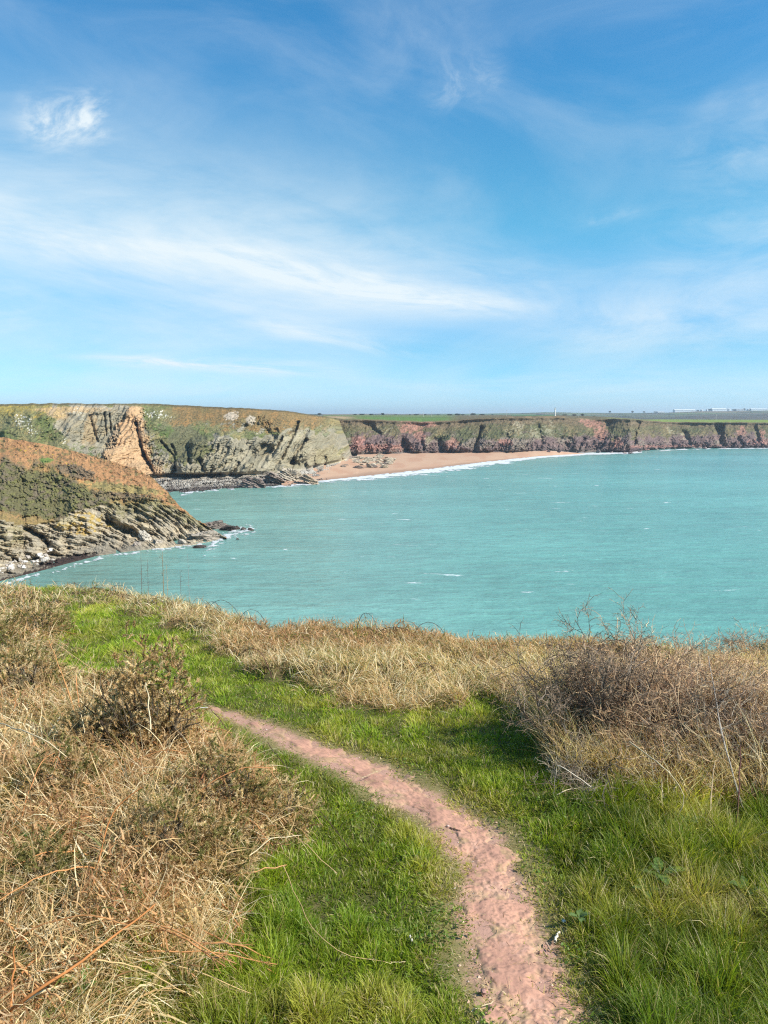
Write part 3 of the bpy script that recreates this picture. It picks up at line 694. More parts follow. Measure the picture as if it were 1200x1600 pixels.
# ---- sea -------------------------------------------------------------------------
m, N = material("sea_water")
out = N.n('ShaderNodeOutputMaterial'); p = N.n('ShaderNodeBsdfPrincipled', i_Roughness=.22, i_IOR=1.333)
tc = N.n('ShaderNodeTexCoord')
def tex(sx, sy, scale, detail, rough=.55, dist=.0, rot=0.0):
    mp = N.n('ShaderNodeMapping'); mp.inputs['Scale'].default_value = (sx, sy, 1); mp.inputs['Rotation'].default_value = (0, 0, rot)
    N.l(tc.outputs['Object'], mp.inputs['Vector'])
    nz = N.n('ShaderNodeTexNoise', i_Scale=scale, i_Detail=detail, i_Roughness=rough, i_Distortion=dist); N.l(mp.outputs[0], nz.inputs['Vector'])
    return nz.outputs[0]
at_ = N.n('ShaderNodeAttribute', attribute_name="Col")
big = tex(.5, 1, .012, 4); med = tex(.35, 1, .06, 5, .6); sm = tex(.4, 1, .33, 5, .6, .3, .12); tiny = tex(.5, 1, 1.3, 4, .6, .3, -.2)
c = at_.outputs['Color']
f = N.m('ADD', N.m('MULTIPLY_ADD', big, .8, .05), N.m('ADD', N.m('MULTIPLY', med, .42), N.m('MULTIPLY', sm, .66)))
vm = N.n('ShaderNodeVectorMath', operation='SCALE'); N.l(c, vm.inputs[0]); N.l(f, vm.inputs['Scale'])
wc = tex(.33, 1, .16, 5, .7, .5, .1); wc2 = tex(.4, .8, .02, 2)
mr = N.n('ShaderNodeMapRange', interpolation_type='SMOOTHSTEP'); mr.inputs[1].default_value = .66; mr.inputs[2].default_value = .70
N.l(N.m('ADD', wc, N.m('MULTIPLY_ADD', wc2, .14, -.07)), mr.inputs[0])
N.l(N.mix(N.m('MULTIPLY', mr.outputs[0], .8), vm.outputs[0], (.75, .78, .77)), p.inputs['Base Color'])
h = N.m('ADD', N.m('MULTIPLY', med, 2.2), N.m('ADD', N.m('MULTIPLY', sm, .75), N.m('MULTIPLY', tiny, .22)))
b = N.n('ShaderNodeBump', i_Strength=1.0, i_Distance=1.0); N.l(h, b.inputs['Height']); N.l(b.outputs[0], p.inputs['Normal'])
p.inputs['Specular IOR Level'].default_value = .45
N.l(p.outputs[0], out.inputs['Surface'])
xs = np.concatenate([np.linspace(-9000, -600, 12)[:-1], np.linspace(-600, 1000, 120), np.linspace(1000, 9000, 12)[1:]])
ys = np.concatenate([np.linspace(-4000, 60, 8)[:-1], np.linspace(60, 1100, 150), np.linspace(1100, 12000, 20)[1:]])
Xs, Ys = np.meshgrid(xs, ys, indexing='ij')
P = np.stack([Xs, Ys, 0 * Xs], -1); PX, PY = pix(P)
col = np.zeros(P.shape) + np.array([.118, .302, .253])
col = mixc(col, (.124, .305, .277), sstep(350, 800, Ys)); col = mixc(col, (.17, .305, .265), .6 * np.exp(-((PX - 480) / 300.) ** 2) * (Ys > 60))
col = mixc(col, (.17, .30, .235), .75 * np.exp(-((PX - 330) / 130.) ** 2) * sstep(900, 780, PY) * (Ys > 60))
col = mixc(col, (.15, .25, .20), .8 * np.exp(-((PX - 130) / 120.) ** 2) * sstep(820, 880, PY) * (Ys > 60))
near = np.clip(PY - shore_y(PX), 0, 400)
col = mixc(col, (.20, .34, .29), .6 * np.exp(-near / 9.) * (Ys > 300) * (PX > 450) * (PX < 960))
o = obj("sea", grid_mesh("sea", P, col, smooth=True), m); tag(o, kind="structure")
# ================================================================ the clifftop in front
def path_m(px, py):
    cx = tab(py, [(1020, 120), (1040, 165), (1060, 230), (1100, 318), (1130, 395), (1160, 468), (1200, 570), (1250, 655), (1300, 731), (1350, 766), (1400, 780), (1450, 788), (1500, 803), (1550, 826), (1600, 843), (1700, 885), (2400, 1100)])
    hw = tab(py, [(1020, 30), (1060, 38), (1100, 20), (1130, 40), (1160, 38), (1200, 44), (1250, 46), (1300, 46), (1350, 47), (1400, 56), (1450, 62), (1500, 72), (1550, 70), (1600, 70), (1700, 76), (2400, 150)])
    return 1 - np.abs(px - cx) / hw - 2.5 * sstep(1118, 1070, py) - .6 * sstep(1190, 1110, py)
def left_edge(py):
    return tab(py, [(880, -260), (905, -60), (925, 50), (945, 92), (1000, 95), (1040, 100), (1070, 120), (1110, 215), (1150, 300), (1200, 375), (1260, 440), (1320, 450), (1380, 410), (1450, 345), (1500, 310), (1560, 270), (1600, 245), (1800, 120), (2400, -100)])
def verge_edge(px):
    return tab(px, [(-100, 900), (40, 905), (100, 928), (200, 950), (250, 966), (330, 1000), (380, 1035), (430, 1065), (480, 1085), (560, 1100), (640, 1118), (700, 1105), (760, 1098), (810, 1110), (840, 1170), (880, 1225), (950, 1250), (1040, 1255), (1120, 1250), (1200, 1290), (1500, 1330)])
def edge_y(x, y):
    a = x / np.maximum(y, 2.0)
    return tab(a, [(-1.2, 14), (-.6, 13.6), (-.42, 12.6), (-.34, 11.8), (-.25, 10.6), (-.2, 9.5), (-.15, 8.9), (0, 8.6), (.15, 8.2), (.25, 7.9), (.42, 7.5), (.7, 7.2), (1.2, 7.0)]) + .25 * fbm(x * .7, 0, 3, 3)
def masks(x, y):
    """ground position -> photo pixel of that ground point and the zone masks"""
    ye = np.maximum(y, 1.35)
    px, py = pix(np.stack([x, ye, H - 1.65 - .105 * ye], -1))
    n = fbm(x * 2.1, y * 2.1, 2, 4)
    L = sstep(-28, 28, left_edge(py) + 36 * n - px)
    V = sstep(-16, 16, verge_edge(px) + 30 * n * (1 + 0 * px) - py) * (1 - sstep(0, 1, 0 * px))
    return px, py, L, V, path_m(px, py)
def ground_z(x, y, fine=True):
    px, py, L, V, pm = masks(x, y)
    z = H - 1.65 - .105 * np.clip(y, -3, 40)
    offp = sstep(0.2, -3.0, pm) + sstep(1080, 1020, py) * (1 - sstep(0.2, -3.0, pm))
    z = z + .10 * fbm(x * .35, y * .35, 1, 3) * offp
    bank = sstep(60, -160, px - left_edge(py)) * sstep(7.5, 4.0, y) * (1 - .35 * sstep(3.2, 2.0, y))
    z = z + .24 * bank + .10 * L * fbm(x * 1.3, y * 1.3, 4, 3)
    z = z + V * (.06 + .12 * fbm(x * 1.1, y * 1.1, 6, 3))
    z = z - .012 * sstep(-.9, .3, pm) * sstep(13, 9, y)
    if fine: z = z + .012 * fbm(x * 6, y * 6, 3, 4)
    e = y - edge_y(x, y)
    z = z - .95 * np.maximum(e - .1, 0) ** 1.15
    return np.maximum(z, -1.5)
xs = np.concatenate([np.linspace(-60, -14, 24)[:-1], np.arange(-14, -3, .11), np.arange(-3, 3, .035), np.arange(3, 12, .11), np.linspace(12, 60, 24)])
ys = np.concatenate([np.linspace(-25, -2, 16)[:-1], np.arange(-2, 1.6, .1), np.arange(1.6, 6, .035), np.arange(6, 15, .08), np.linspace(15, 62, 40)])
X, Yg = np.meshgrid(xs, ys, indexing='ij')
Zg = ground_z(X, Yg)
px, py, L, V, pm = masks(X, Yg)
n = fbm(X * 3, Yg * 3, 9, 4); n2 = fbm(X * 14, Yg * 14, 8, 3)
col = np.zeros(X.shape + (3,)) + np.array([.085, .085, .03])
col = mixc(col, (.12, .105, .045), sstep(-.1, .5, n))
col = mixc(col, (.21, .175, .075), .8 * sstep(-1.3, -.5, pm + .35 * n)); col = mixc(col, (.42, .245, .185), .95 * sstep(-.25, .15, pm + .45 * n + .25 * n2))
col = mixc(col, (.075, .05, .028), np.clip(L + V, 0, 1) * .9)
col = mixc(col, (.22, .15, .08), .5 * np.clip(L + V, 0, 1) * sstep(-.1, .3, n2))
M_soil = vcol_material("soil", .95, .05, noise=((30., .25),), bump=(60., .004))
o = obj("ground", grid_mesh("ground", np.stack([X, Yg, Zg], -1), col, smooth=True), M_soil); tag(o, kind="structure")

# trodden path of red earth: its ragged rim dips below the turf
us = np.linspace(-1.7, 1.7, 150); pys = np.concatenate([np.linspace(1025, 1120, 40)[:-1], np.linspace(1120, 1720, 520)])
U, PYp = np.meshgrid(us, pys, indexing='ij')
cx = tab(PYp, [(1020, 120), (1040, 165), (1060, 230), (1100, 318), (1130, 395), (1160, 468), (1200, 570), (1250, 655), (1300, 731), (1350, 766), (1400, 780), (1450, 788), (1500, 803), (1550, 826), (1600, 843), (1700, 885), (2400, 1100)])
hw = tab(PYp, [(1020, 30), (1060, 38), (1100, 20), (1130, 40), (1160, 38), (1200, 44), (1250, 46), (1300, 46), (1350, 47), (1400, 56), (1450, 62), (1500, 72), (1550, 70), (1600, 70), (1700, 76), (2400, 150)])
a, b = ray(cx + U * hw, PYp)
Dp = 1.65 / (-b - .105)
x, y = a * Dp, Dp
n = fbm(x * 5, y * 5, 21, 4); n2 = fbm(x * 22, y * 22, 22, 3); n3 = fbm(x * 70, y * 70, 23, 2)
m_ = .80 - np.abs(U) + .95 * n + .30 * n2 - .55 * sstep(.12, .5, fbm(x * 3.0, y * 3.0, 31, 4)) * sstep(.0, .8, np.abs(U))
m_ = m_ - .9 * sstep(1185, 1105, PYp)
z = ground_z(x, y) + np.clip(m_ * .02, -.03, .008) + .003 * n + .0016 * n2 + .0014 * n3
w1, w2, wid = worley(x * 26, y * 26); 
z = z + .004 * np.clip(1 - w1 * 2.0, 0, 1) * (wid > .7)
z = z - .006 * sstep(.1, .5, fbm(x * 4.3 + 3, y * 4.3, 24, 3))
col = np.zeros(x.shape + (3,)) + np.array([.52, .285, .195])
col = mixc(col, (.44, .24, .17), sstep(-.1, .45, n + .4 * n2)); col = mixc(col, (.55, .335, .25), .6 * sstep(.05, .5, -n + .5 * n2 + .2 * n3))
col = mixc(col, (.26, .155, .105), .7 * sstep(.25, .5, n3 + .4 * n2)); col = mixc(col, (.36, .195, .14), .6 * sstep(.1, .45, fbm(x * 2.2, y * 2.2, 41, 4))); col = mixc(col, (.33, .24, .12), .55 * sstep(.25, .5, fbm(x * 8, y * 8, 42, 4))); col = mixc(col, (.36, .25, .15), .8 * sstep(.45, .0, m_))
M_path = vcol_material("red_earth", .95, .08, noise=((18., .10), (90., .16)), bump=(110., .0015))
o = obj("path", grid_mesh("path", np.stack([x, y, z], -1), col, smooth=True, flip=True), M_path); tag(o, kind="structure")

# ---------------------------------------------------------------- grass
def ribbons(root, az_, L, W, lean, bend, col0, col1, k=4, twist=1.0, droop=0.0, rs=None):
    """blades: root (n,3), lean direction az_, length, width, start lean and bend (radians from upright)"""
    n = len(root); t = np.linspace(0, 1, k)
    th = lean[:, None] + bend[:, None] * t[None] ** 1.2
    th = np.minimum(th, 2.6)
    seg = L[:, None] / (k - 1)
    az2 = az_[:, None] + (rng.normal(size=(n, 1)) * .5 * t[None] if droop == 0 else rng.normal(size=(n, 1)) * droop * t[None])
    dx = np.sin(th) * np.cos(az2) * seg; dy = np.sin(th) * np.sin(az2) * seg; dz = np.cos(th) * seg
    C = np.zeros((n, k, 3))
    C[:, 1:, 0] = np.cumsum(dx[:, :-1], 1); C[:, 1:, 1] = np.cumsum(dy[:, :-1], 1); C[:, 1:, 2] = np.cumsum(dz[:, :-1], 1)
    C += root[:, None, :]
    sa = az_ + math.pi / 2 + rng.normal(size=n) * twist
    S = np.stack([np.cos(sa), np.sin(sa), .25 * rng.normal(size=n)], -1)
    wv = (W[:, None] * (1 - t[None] ** 1.6 * .97) * .5)
    A = C + S[:, None, :] * wv[..., None]; B = C - S[:, None, :] * wv[..., None]
    V = np.stack([A, B], 2).reshape(-1, 3)
    idx = np.arange(n * k * 2).reshape(n, k, 2)
    q = np.stack([idx[:, :-1, 0], idx[:, :-1, 1], idx[:, 1:, 1], idx[:, 1:, 0]], -1).reshape(-1, 4)
    c = col0[:, None, :] * (1 - t[None, :, None]) + col1[:, None, :] * t[None, :, None]
    return V, q, np.repeat(c, 2, axis=1).reshape(-1, 3)
def scatter(n, y0=1.55, y1=13.8, amax=.66):
    y = np.exp(rng.uniform(math.log(y0), math.log(y1), n)); a = rng.uniform(-amax, amax, n)
    x = a * y; m = n // 3                    # the ground just outside the view is grown over as well
    ym = np.exp(rng.uniform(math.log(.9), math.log(10), m)); am = rng.uniform(amax, 1.7, m) * rng.choice([-1, 1], m)
    k = n // 14; yk = rng.uniform(.4, y0 + .1, k); xk = rng.uniform(-1.6, 1.9, k)
    return np.concatenate([x, am * ym, xk]), np.concatenate([y, ym, yk])
def pick(cs, n):
    cs = np.array(cs, float); return cs[rng.integers(0, len(cs), n)] * rng.uniform(.75, 1.25, (n, 1))
M_grass = vcol_material("grass_blade", .5, .3, translucent=.45, tcol=1.5)
M_straw = vcol_material("dry_straw", .7, .2, translucent=.40, tcol=1.25)
M_stem = vcol_material("dead_stem", .8, .15, noise=((40., .2),))

x, y = scatter(int(620000 * GRASS))
px, py, L, V, pm = masks(x, y)
nn = fbm(x * 1.6, y * 1.6, 33, 3); n2 = fbm(x * 5, y * 5, 34, 3)
tall = sstep(820, 1000, px) * sstep(1190, 1290, py) + .55 * blob(px, py, 400, 1450, 90, 60, 0, .6) + .4 * blob(px, py, 330, 1560, 140, 50, 0, .6)
keep = rng.random(len(x)) < np.where(pm > -.1, .05 + .85 * sstep(.55, .0, pm + .5 * n2) + .65 * sstep(.12, .4, fbm(x * 4.2, y * 4.2, 61, 3)) * sstep(1.0, .2, pm), 1) * (1 - .80 * L * (1 - .75 * np.maximum(blob(px, py, 190, 1545, 90, 50, 0, .6), blob(px, py, 40, 1370, 60, 50, 0, .6)))) * (1 - .86 * V) * (.60 + .40 * sstep(-.1, -.9, pm - .3 * nn))
keep &= (y < edge_y(x, y) + .3)
x, y, px, py, L, V, pm, nn, n2, tall = [q[keep] for q in (x, y, px, py, L, V, pm, nn, n2, tall)]
z = ground_z(x, y); n = len(x)
near = sstep(-1.3, -.1, pm)
ln = (.040 + .022 * nn + .018 * n2) * (1 - .55 * near) + .080 * np.clip(tall, 0, 1) * (1 + .6 * n2) * (1 - near * .6) + .035 * sstep(1120, 960, py)
ln = np.clip(ln, .018, .3) * rng.uniform(.6, 1.45, n)
wd = (.0021 + .00062 * y) * rng.uniform(.6, 1.7, n)
q1, q2, qid, qx, qy = _cells(x / (.085 + .014 * y), y / (.11 + .02 * y), 6)
az_ = np.arctan2(qy, qx) + rng.normal(size=n) * 1.2
ln = ln * (1.1 - .35 * q1) * (.75 + .5 * qid)
lean = np.abs(rng.normal(.15, .3, n)) + .42 * q1 + .35 * near + .2 * sstep(1130, 1000, py); bend = np.abs(rng.normal(.9, .5, n))
g1 = pick([(.19, .255, .018), (.23, .285, .022), (.15, .225, .018), (.26, .30, .03)], n)
yel = np.clip(sstep(-.1, .55, nn + .35 * n2 + .35 * near - .1 + .25 * blob(px, py, 1020, 1420, 110, 40, 0, .7)), 0, 1)
g1 = g1 * (1 - .36 * np.clip(tall, 0, 1) * sstep(800, 900, px))[:, None]; g1 = mixc(g1, (.36, .34, .06), .75 * yel); g1 = mixc(g1, (.09, .17, .02), .4 * sstep(.1, .5, -nn))  # tall grass on the right coloured darker, standing in for the thicket's shade
dry = rng.random(n) < (.08 + .26 * near + .12 * yel + .3 * L + .35 * V + .25 * sstep(.25, .6, fbm(x * 2.7, y * 2.7, 63, 3)))
g1 = g1 * (.72 + .56 * qid)[:, None] * (1 + .22 * sstep(1180, 1080, py))[:, None]
g1 = np.where(dry[:, None], pick([(.50, .40, .20), (.42, .33, .15), (.58, .49, .28), (.33, .27, .10)], n), g1)
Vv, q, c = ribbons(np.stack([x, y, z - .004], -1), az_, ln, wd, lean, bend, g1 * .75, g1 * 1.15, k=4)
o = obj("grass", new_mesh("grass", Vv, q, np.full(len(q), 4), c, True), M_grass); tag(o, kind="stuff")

# ---- clover and small weeds among the grass --------------------------------------------
x, y = scatter(int(90000 * GRASS), 1.55, 7.0)
px, py, L, V, pm = masks(x, y)
keep = (rng.random(len(x)) < sstep(.05, .4, fbm(x * 3.1, y * 3.1, 71, 3)) * .7) & (L < .6) & (V < .5) & (pm < -.15 + .3 * rng.random(len(x)))
x, y = x[keep], y[keep]; n = len(x); z = ground_z(x, y) + rng.uniform(.004, .035, n)
c0 = pick([(.16, .24, .035), (.11, .19, .03), (.22, .26, .06), (.27, .25, .09)], n)
Vv, q, c = ribbons(np.stack([x, y, z], -1), rng.uniform(0, 6.28, n), rng.uniform(.008, .022, n), rng.uniform(.006, .014, n), rng.uniform(.7, 1.6, n), rng.normal(.2, .3, n), c0, c0, k=4)
o = obj("clover_cover", new_mesh("clover_cover", Vv, q, np.full(len(q), 4), c, True), M_grass); tag(o, kind="stuff")

# ---- dry grass of bank and verge --------------------------------------------------
x, y = scatter(int(560000 * GRASS))
px, py, L, V, pm = masks(x, y)
nn = fbm(x * 1.3, y * 1.3, 43, 3); n2 = fbm(x * 4.5, y * 4.5, 44, 3)
bushf = sstep(820, 860, px) * sstep(1040, 1130, py)
greenpatch = sstep(.12, .5, fbm(x * .9, y * .9, 47, 3)) * V * (py > 960) * (1 - bushf)
keep = rng.random(len(x)) < np.clip(.36 * L * (.40 + .75 * sstep(-.3, .3, nn)) * (1 - .75 * blob(px, py, 245, 1130, 80, 70, 0, .2)) + .80 * V * (1 - .25 * bushf) * (1 - .65 * greenpatch), 0, 1)
keep &= (pm < -.1) & (y < edge_y(x, y) + .55)
x, y, px, py, L, V, nn, n2, bushf = [q[keep] for q in (x, y, px, py, L, V, nn, n2, bushf)]
n = len(x); z = ground_z(x, y)
ln = rng.uniform(.05, .24, n) * (1 + .7 * bushf) * (1 + .35 * n2) * (1 - .35 * sstep(6.2, 8, y) * sstep(300, 450, px)); ln = ln * (1 + .25 * L)
wd = (.0016 + .00055 * y) * rng.uniform(.6, 1.5, n) * np.where(rng.random(n) < .26 * L, 2.3, 1)
comb = fbm(x * 1.6, y * 1.6, 46, 3) * 6 + 2.9
az_ = comb + rng.normal(size=n) * 1.25
lean = (np.abs(rng.normal(.85, .4, n)) + .2 * (ln > .2)) * (1 - .6 * bushf); bend = np.abs(rng.normal(1.2, .6, n)) * (1 - .4 * bushf)
c0 = pick([(.80, .62, .34), (.72, .52, .26), (.86, .71, .44), (.58, .38, .18), (.90, .78, .54), (.46, .33, .17)], n)
red = np.clip(sstep(.0, .5, nn + .5 * n2) * .55 + .8 * sstep(7.0, 8.2, y) * sstep(330, 420, px), 0, .85)
c0 = mixc(c0, (.52, .28, .135), red * (rng.random(n) < .75))
c0 = mixc(c0, (.15, .18, .035), .9 * (rng.random(n) < .10 + .2 * sstep(.2, .6, fbm(x, y, 49, 3))))
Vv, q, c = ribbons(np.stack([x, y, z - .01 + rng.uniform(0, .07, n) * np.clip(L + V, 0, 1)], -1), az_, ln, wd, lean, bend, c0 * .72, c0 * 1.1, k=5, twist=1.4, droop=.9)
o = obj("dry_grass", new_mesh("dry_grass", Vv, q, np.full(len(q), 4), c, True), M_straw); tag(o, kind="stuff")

# ---- crumbled bracken: curled brown flakes -------------------------------------------
x, y = scatter(int(250000 * GRASS))
px, py, L, V, pm = masks(x, y)
n2 = fbm(x * 2.2, y * 2.2, 54, 3)
keep = rng.random(len(x)) < np.clip(.75 * L * sstep(-.25, .3, n2) + .55 * V * sstep(7.0, 8.2, y) * sstep(330, 420, px) + .22 * V * sstep(.0, .4, n2), 0, 1)
keep &= (y < edge_y(x, y) + .4) & (pm < 0)
x, y, L, V = [q[keep] for q in (x, y, L, V)]
n = len(x); z = ground_z(x, y) + rng.uniform(0, .16, n) ** 1.2 * (1 + .6 * L)
c0 = pick([(.50, .28, .13), (.42, .22, .10), (.60, .38, .20), (.30, .16, .08), (.64, .46, .27)], n)
Vv, q, c = ribbons(np.stack([x, y, z], -1), rng.uniform(0, 6.28, n), rng.uniform(.025, .10, n), (.004 + .0005 * y) * rng.uniform(.6, 1.7, n), rng.uniform(.2, 2.2, n), rng.normal(.6, 1.2, n), c0, c0 * .9, k=4, twist=2)
o = obj("bracken_litter", new_mesh("bracken_litter", Vv, q, np.full(len(q), 4), c, True), M_straw); tag(o, kind="stuff")

# ---- grit, crumbs of earth and bits of straw on the path --------------------------------
x, y = scatter(15000, 1.6, 6.0, .62)
px, py, L, V, pm = masks(x, y)
keep = (pm > -.5) & (rng.random(len(x)) < .75)
x, y = x[keep], y[keep]; n = len(x); z = ground_z(x, y) + .003
s_ = rng.uniform(.0012, .004, n) ** 1.0 * (1 + 1.2 * (rng.random(n) < .04))
oct_ = np.array([(1, 0, 0), (-1, 0, 0), (0, 1, 0), (0, -1, 0), (0, 0, .7), (0, 0, -.7)], float); of = np.array([(0, 2, 4), (2, 1, 4), (1, 3, 4), (3, 0, 4), (2, 0, 5), (1, 2, 5), (3, 1, 5), (0, 3, 5)])
a_ = rng.uniform(0, 6.28, n); O = oct_[None] * rng.uniform(.6, 1.4, (n, 6, 1)) * s_[:, None, None]
ca, sa = np.cos(a_)[:, None], np.sin(a_)[:, None]
O = np.stack([O[..., 0] * ca - O[..., 1] * sa, O[..., 0] * sa + O[..., 1] * ca, O[..., 2]], -1) + np.stack([x, y, z], -1)[:, None]
c0 = pick([(.50, .29, .20), (.38, .20, .14), (.60, .40, .30), (.26, .15, .11), (.48, .40, .34)], n)
q = (of[None] + 6 * np.arange(n)[:, None, None]).reshape(-1, 3)
o = obj("path_gravel", new_mesh("path_gravel", O, q, np.full(len(q), 3), np.repeat(c0, 6, 0)), M_path); tag(o, kind="stuff")
x, y = scatter(9000, 1.6, 6.0, .62); px, py, L, V, pm = masks(x, y); keep = (pm > -.9) & (rng.random(len(x)) < .6); x, y = x[keep], y[keep]; n = len(x)
Vv, q, c = ribbons(np.stack([x, y, ground_z(x, y) + .008], -1), rng.uniform(0, 6.28, n), rng.uniform(.015, .07, n), rng.uniform(.0015, .003, n), np.full(n, 1.5), rng.normal(0, .15, n), *(lambda k_: (k_, k_))(pick([(.55, .42, .24), (.40, .28, .14), (.20, .13, .07), (.62, .52, .34)], n)), k=3)
o = obj("straw_litter", new_mesh("straw_litter", Vv, q, np.full(len(q), 4), c, True), M_straw); tag(o, kind="stuff")
# ================================================================ plants one can count
def hit(px, py, h=0.0):
    """the point seen at a photo pixel, h metres above the clifftop ground"""
    a, b = ray(px, py)
    D = (1.65 - h) / (-b - .105)
    for _ in range(12):
        D = .5 * D + .5 * np.clip((H - ground_z(np.array(a * D), np.array(D), False) - h) / -b, .6, 40)
    return np.array([float(a * D), float(D), float(H + b * D)])
def unit(v): return v / (np.linalg.norm(v, axis=-1, keepdims=True) + 1e-9)
def grow(S, Dv, Ln, k, curl, grav):
    """n curved shoots of k points"""
    n = len(S); P = np.zeros((n, k, 3)); P[:, 0] = S; d = unit(Dv)
    for i in range(1, k):
        d = unit(d + rng.normal(size=(n, 3)) * curl + np.array([0, 0, grav]))
        P[:, i] = P[:, i - 1] + d * (Ln / (k - 1))[:, None]
    return P
def shoots(P, per, tmin, ang, up=0.0):
    """start points and directions of side shoots along polylines P"""
    n, k = P.shape[:2]
    i = np.repeat(np.arange(n), per); t = rng.uniform(tmin, .98, n * per) * (k - 1)
    j = np.minimum(t.astype(int), k - 2); f = (t - j)[:, None]
    S = P[i, j] * (1 - f) + P[i, j + 1] * f
    T = unit(P[i, j + 1] - P[i, j]); r = unit(np.cross(T, rng.normal(size=(n * per, 3))))
    return S, unit(T * math.cos(ang) + r * math.sin(ang) + np.array([0, 0, up])), i
def tube_add(mb, P, r0, r1, col, sides=3):
    k = P.shape[1]; t = np.linspace(0, 1, k)
    Rr = np.asarray(r0).reshape(-1, 1) * (1 - t) + np.asarray(r1).reshape(-1, 1) * t
    Rr = np.broadcast_to(Rr, P.shape[:2])
    V, q, C = tubes(P, Rr, sides, np.broadcast_to(np.asarray(col, float), (len(P), 3)) if np.ndim(col) < 3 else col)
    mb.add(V, q, C)

# ---- gorse ---------------------------------------------------------------------
def gorse(px, gpy, wid, ht, label, nspr=260, dead=.9, hole=None):
    base = hit(px, gpy)
    base[2] = float(ground_z(np.array(base[0]), np.array(base[1]))) - .02
    root = empty("gorse_bush", base); tag(root, label, "gorse bush", "gorse bushes on the left bank")
    mb = MB()
    n = 26
    az_ = rng.uniform(0, 6.28, n); sp = rng.uniform(.1, .9, n)
    S = np.stack([np.cos(az_) * wid * .16, np.sin(az_) * wid * .16, np.zeros(n)], -1) * rng.random((n, 1))
    Dv = np.stack([np.cos(az_) * sp, np.sin(az_) * sp, np.full(n, 1.1)], -1)
    B0 = grow(S, Dv, rng.uniform(.40, .66, n) * ht, 6, .16, .03)
    tube_add(mb, B0, .007, .003, pick([(.10, .075, .05), (.16, .125, .085), (.07, .05, .035)], n), 5)
    s, d, _ = shoots(B0, 5, .35, .7, .15); B1 = grow(s, d, rng.uniform(.12, .3, len(s)) * ht, 4, .2, .02)
    tube_add(mb, B1, .003, .0015, pick([(.12, .09, .06), (.22, .17, .11)], len(s)), 3)
    obj("branches", mb.mesh("gorse_branches"), M_stem, root)
    # spiny sprigs on the outside of the bush
    nspr = int(nspr * (2.6 if ht > .7 else 1.9)); u = rng.normal(size=(nspr, 3)); u[:, 2] = np.abs(u[:, 2]) * .9 - .05; u = unit(u)
    lumpy = 1 + .28 * fbm(u[:, 0] * 2.2, u[:, 1] * 2.2, u[:, 2] * 2.2 + px, 3)
    rad = (rng.uniform(.12 if ht > .7 else .5, 1.0, nspr) ** .5)[:, None] * lumpy[:, None]
    C = u * rad * np.array([wid / 2, wid / 2, ht * .92]); C[:, 2] = np.maximum(C[:, 2], .03)
    if hole is not None:
        kp = np.linalg.norm((C - np.array(hole[:3])) / hole[3], axis=1) > 1; C, u = C[kp], u[kp]
    m = len(C)
    sp = grow(C - u * .02, unit(u * .6 + rng.normal(size=(m, 3)) * .7 + np.array([0, 0, .35])), rng.uniform(.03, .075, m), 4, .15, .03)
    per = 46; t = rng.random((m, per)) ** .8 * 2.99; j = t.astype(int); f = (t - j)[..., None]
    ii = np.arange(m)[:, None]
    st = sp[ii, j] * (1 - f) + sp[ii, j + 1] * f
    tdir = unit(sp[ii, j + 1] - sp[ii, j]); dr = unit(tdir * .9 + rng.normal(size=(m, per, 3)) * .8)
    ln = rng.uniform(.008, .020, (m, per, 1))
    side = unit(np.cross(dr, rng.normal(size=(m, per, 3)))) * (.0011 + .00030 * base[1]) * (1.35 if ht > .7 else 1.0)
    V = np.stack([st - side, st + side, st + dr * ln], 2).reshape(-1, 3)
    q = np.arange(len(V)).reshape(-1, 3)
    gcol = pick([(.26, .23, .08), (.34, .28, .11), (.20, .19, .06)], m); dcol = pick([(.56, .40, .21), (.46, .31, .15), (.64, .50, .30), (.36, .24, .12)], m)
    isd = (rng.random(m) < dead + .35 * fbm(C[:, 0] * 4, C[:, 1] * 4, C[:, 2] * 4, 2))[:, None]
    cc = np.where(isd, dcol, gcol)
    cc = np.repeat(cc, per * 3, axis=0) * rng.uniform(.75, 1.25, (m * per, 1)).repeat(3, 0)
    fm = MB(); fm.add(V, q, cc); tube_add(fm, sp, .0018, .001, np.where(isd, dcol, gcol) * .8, 3)
    obj("spines", fm.mesh("gorse_spines"), M_straw, root)
    return root
gorse(238, 1185, .58, .80, "tallest domed brown gorse bush beside the path, with a dark hollow in its side", 520, .95, (-.08, -.26, .36, .13))
gorse(338, 1262, .55, .34, "low olive gorse clump between the domed gorse bush and the red path", 280, .55)
gorse(432, 1280, .42, .24, "small gorse clump at the end of the bank nearest the red path", 180, .55)
gorse(150, 1180, .50, .34, "greenish gorse clump on the bank just left of the domed brown gorse bush", 260, .75)
gorse(36, 1085, .75, .40, "broad straw brown gorse bush at the left edge with dark gaps under it", 380, .6, (.05, -.36, .22, .15))
gorse(55, 985, .85, .34, "farthest gorse bush, olive topped, on the left where the green track bends out of sight", 380, .45, (.1, -.4, .16, .16))
gorse(255, 1340, .50, .30, "low brown gorse clump below the domed gorse bush among dead bracken stems", 300, .65)
gorse(-30, 1010, .9, .42, "olive gorse bush cut by the left edge of the view", 320, .4)

gorse(95, 1250, .55, .30, "brown gorse clump in the middle of the bank left of the upright orange stem", 300, .6)
gorse(60, 1395, .40, .22, "low dark green gorse clump by the left edge above the thickest orange stem", 240, .15)
gorse(180, 1090, .45, .26, "straw brown gorse clump on the bank behind the domed gorse bush", 260, .7)
gorse(330, 1345, .40, .22, "low gorse clump at the rim of the bank above the lawn", 240, .5)

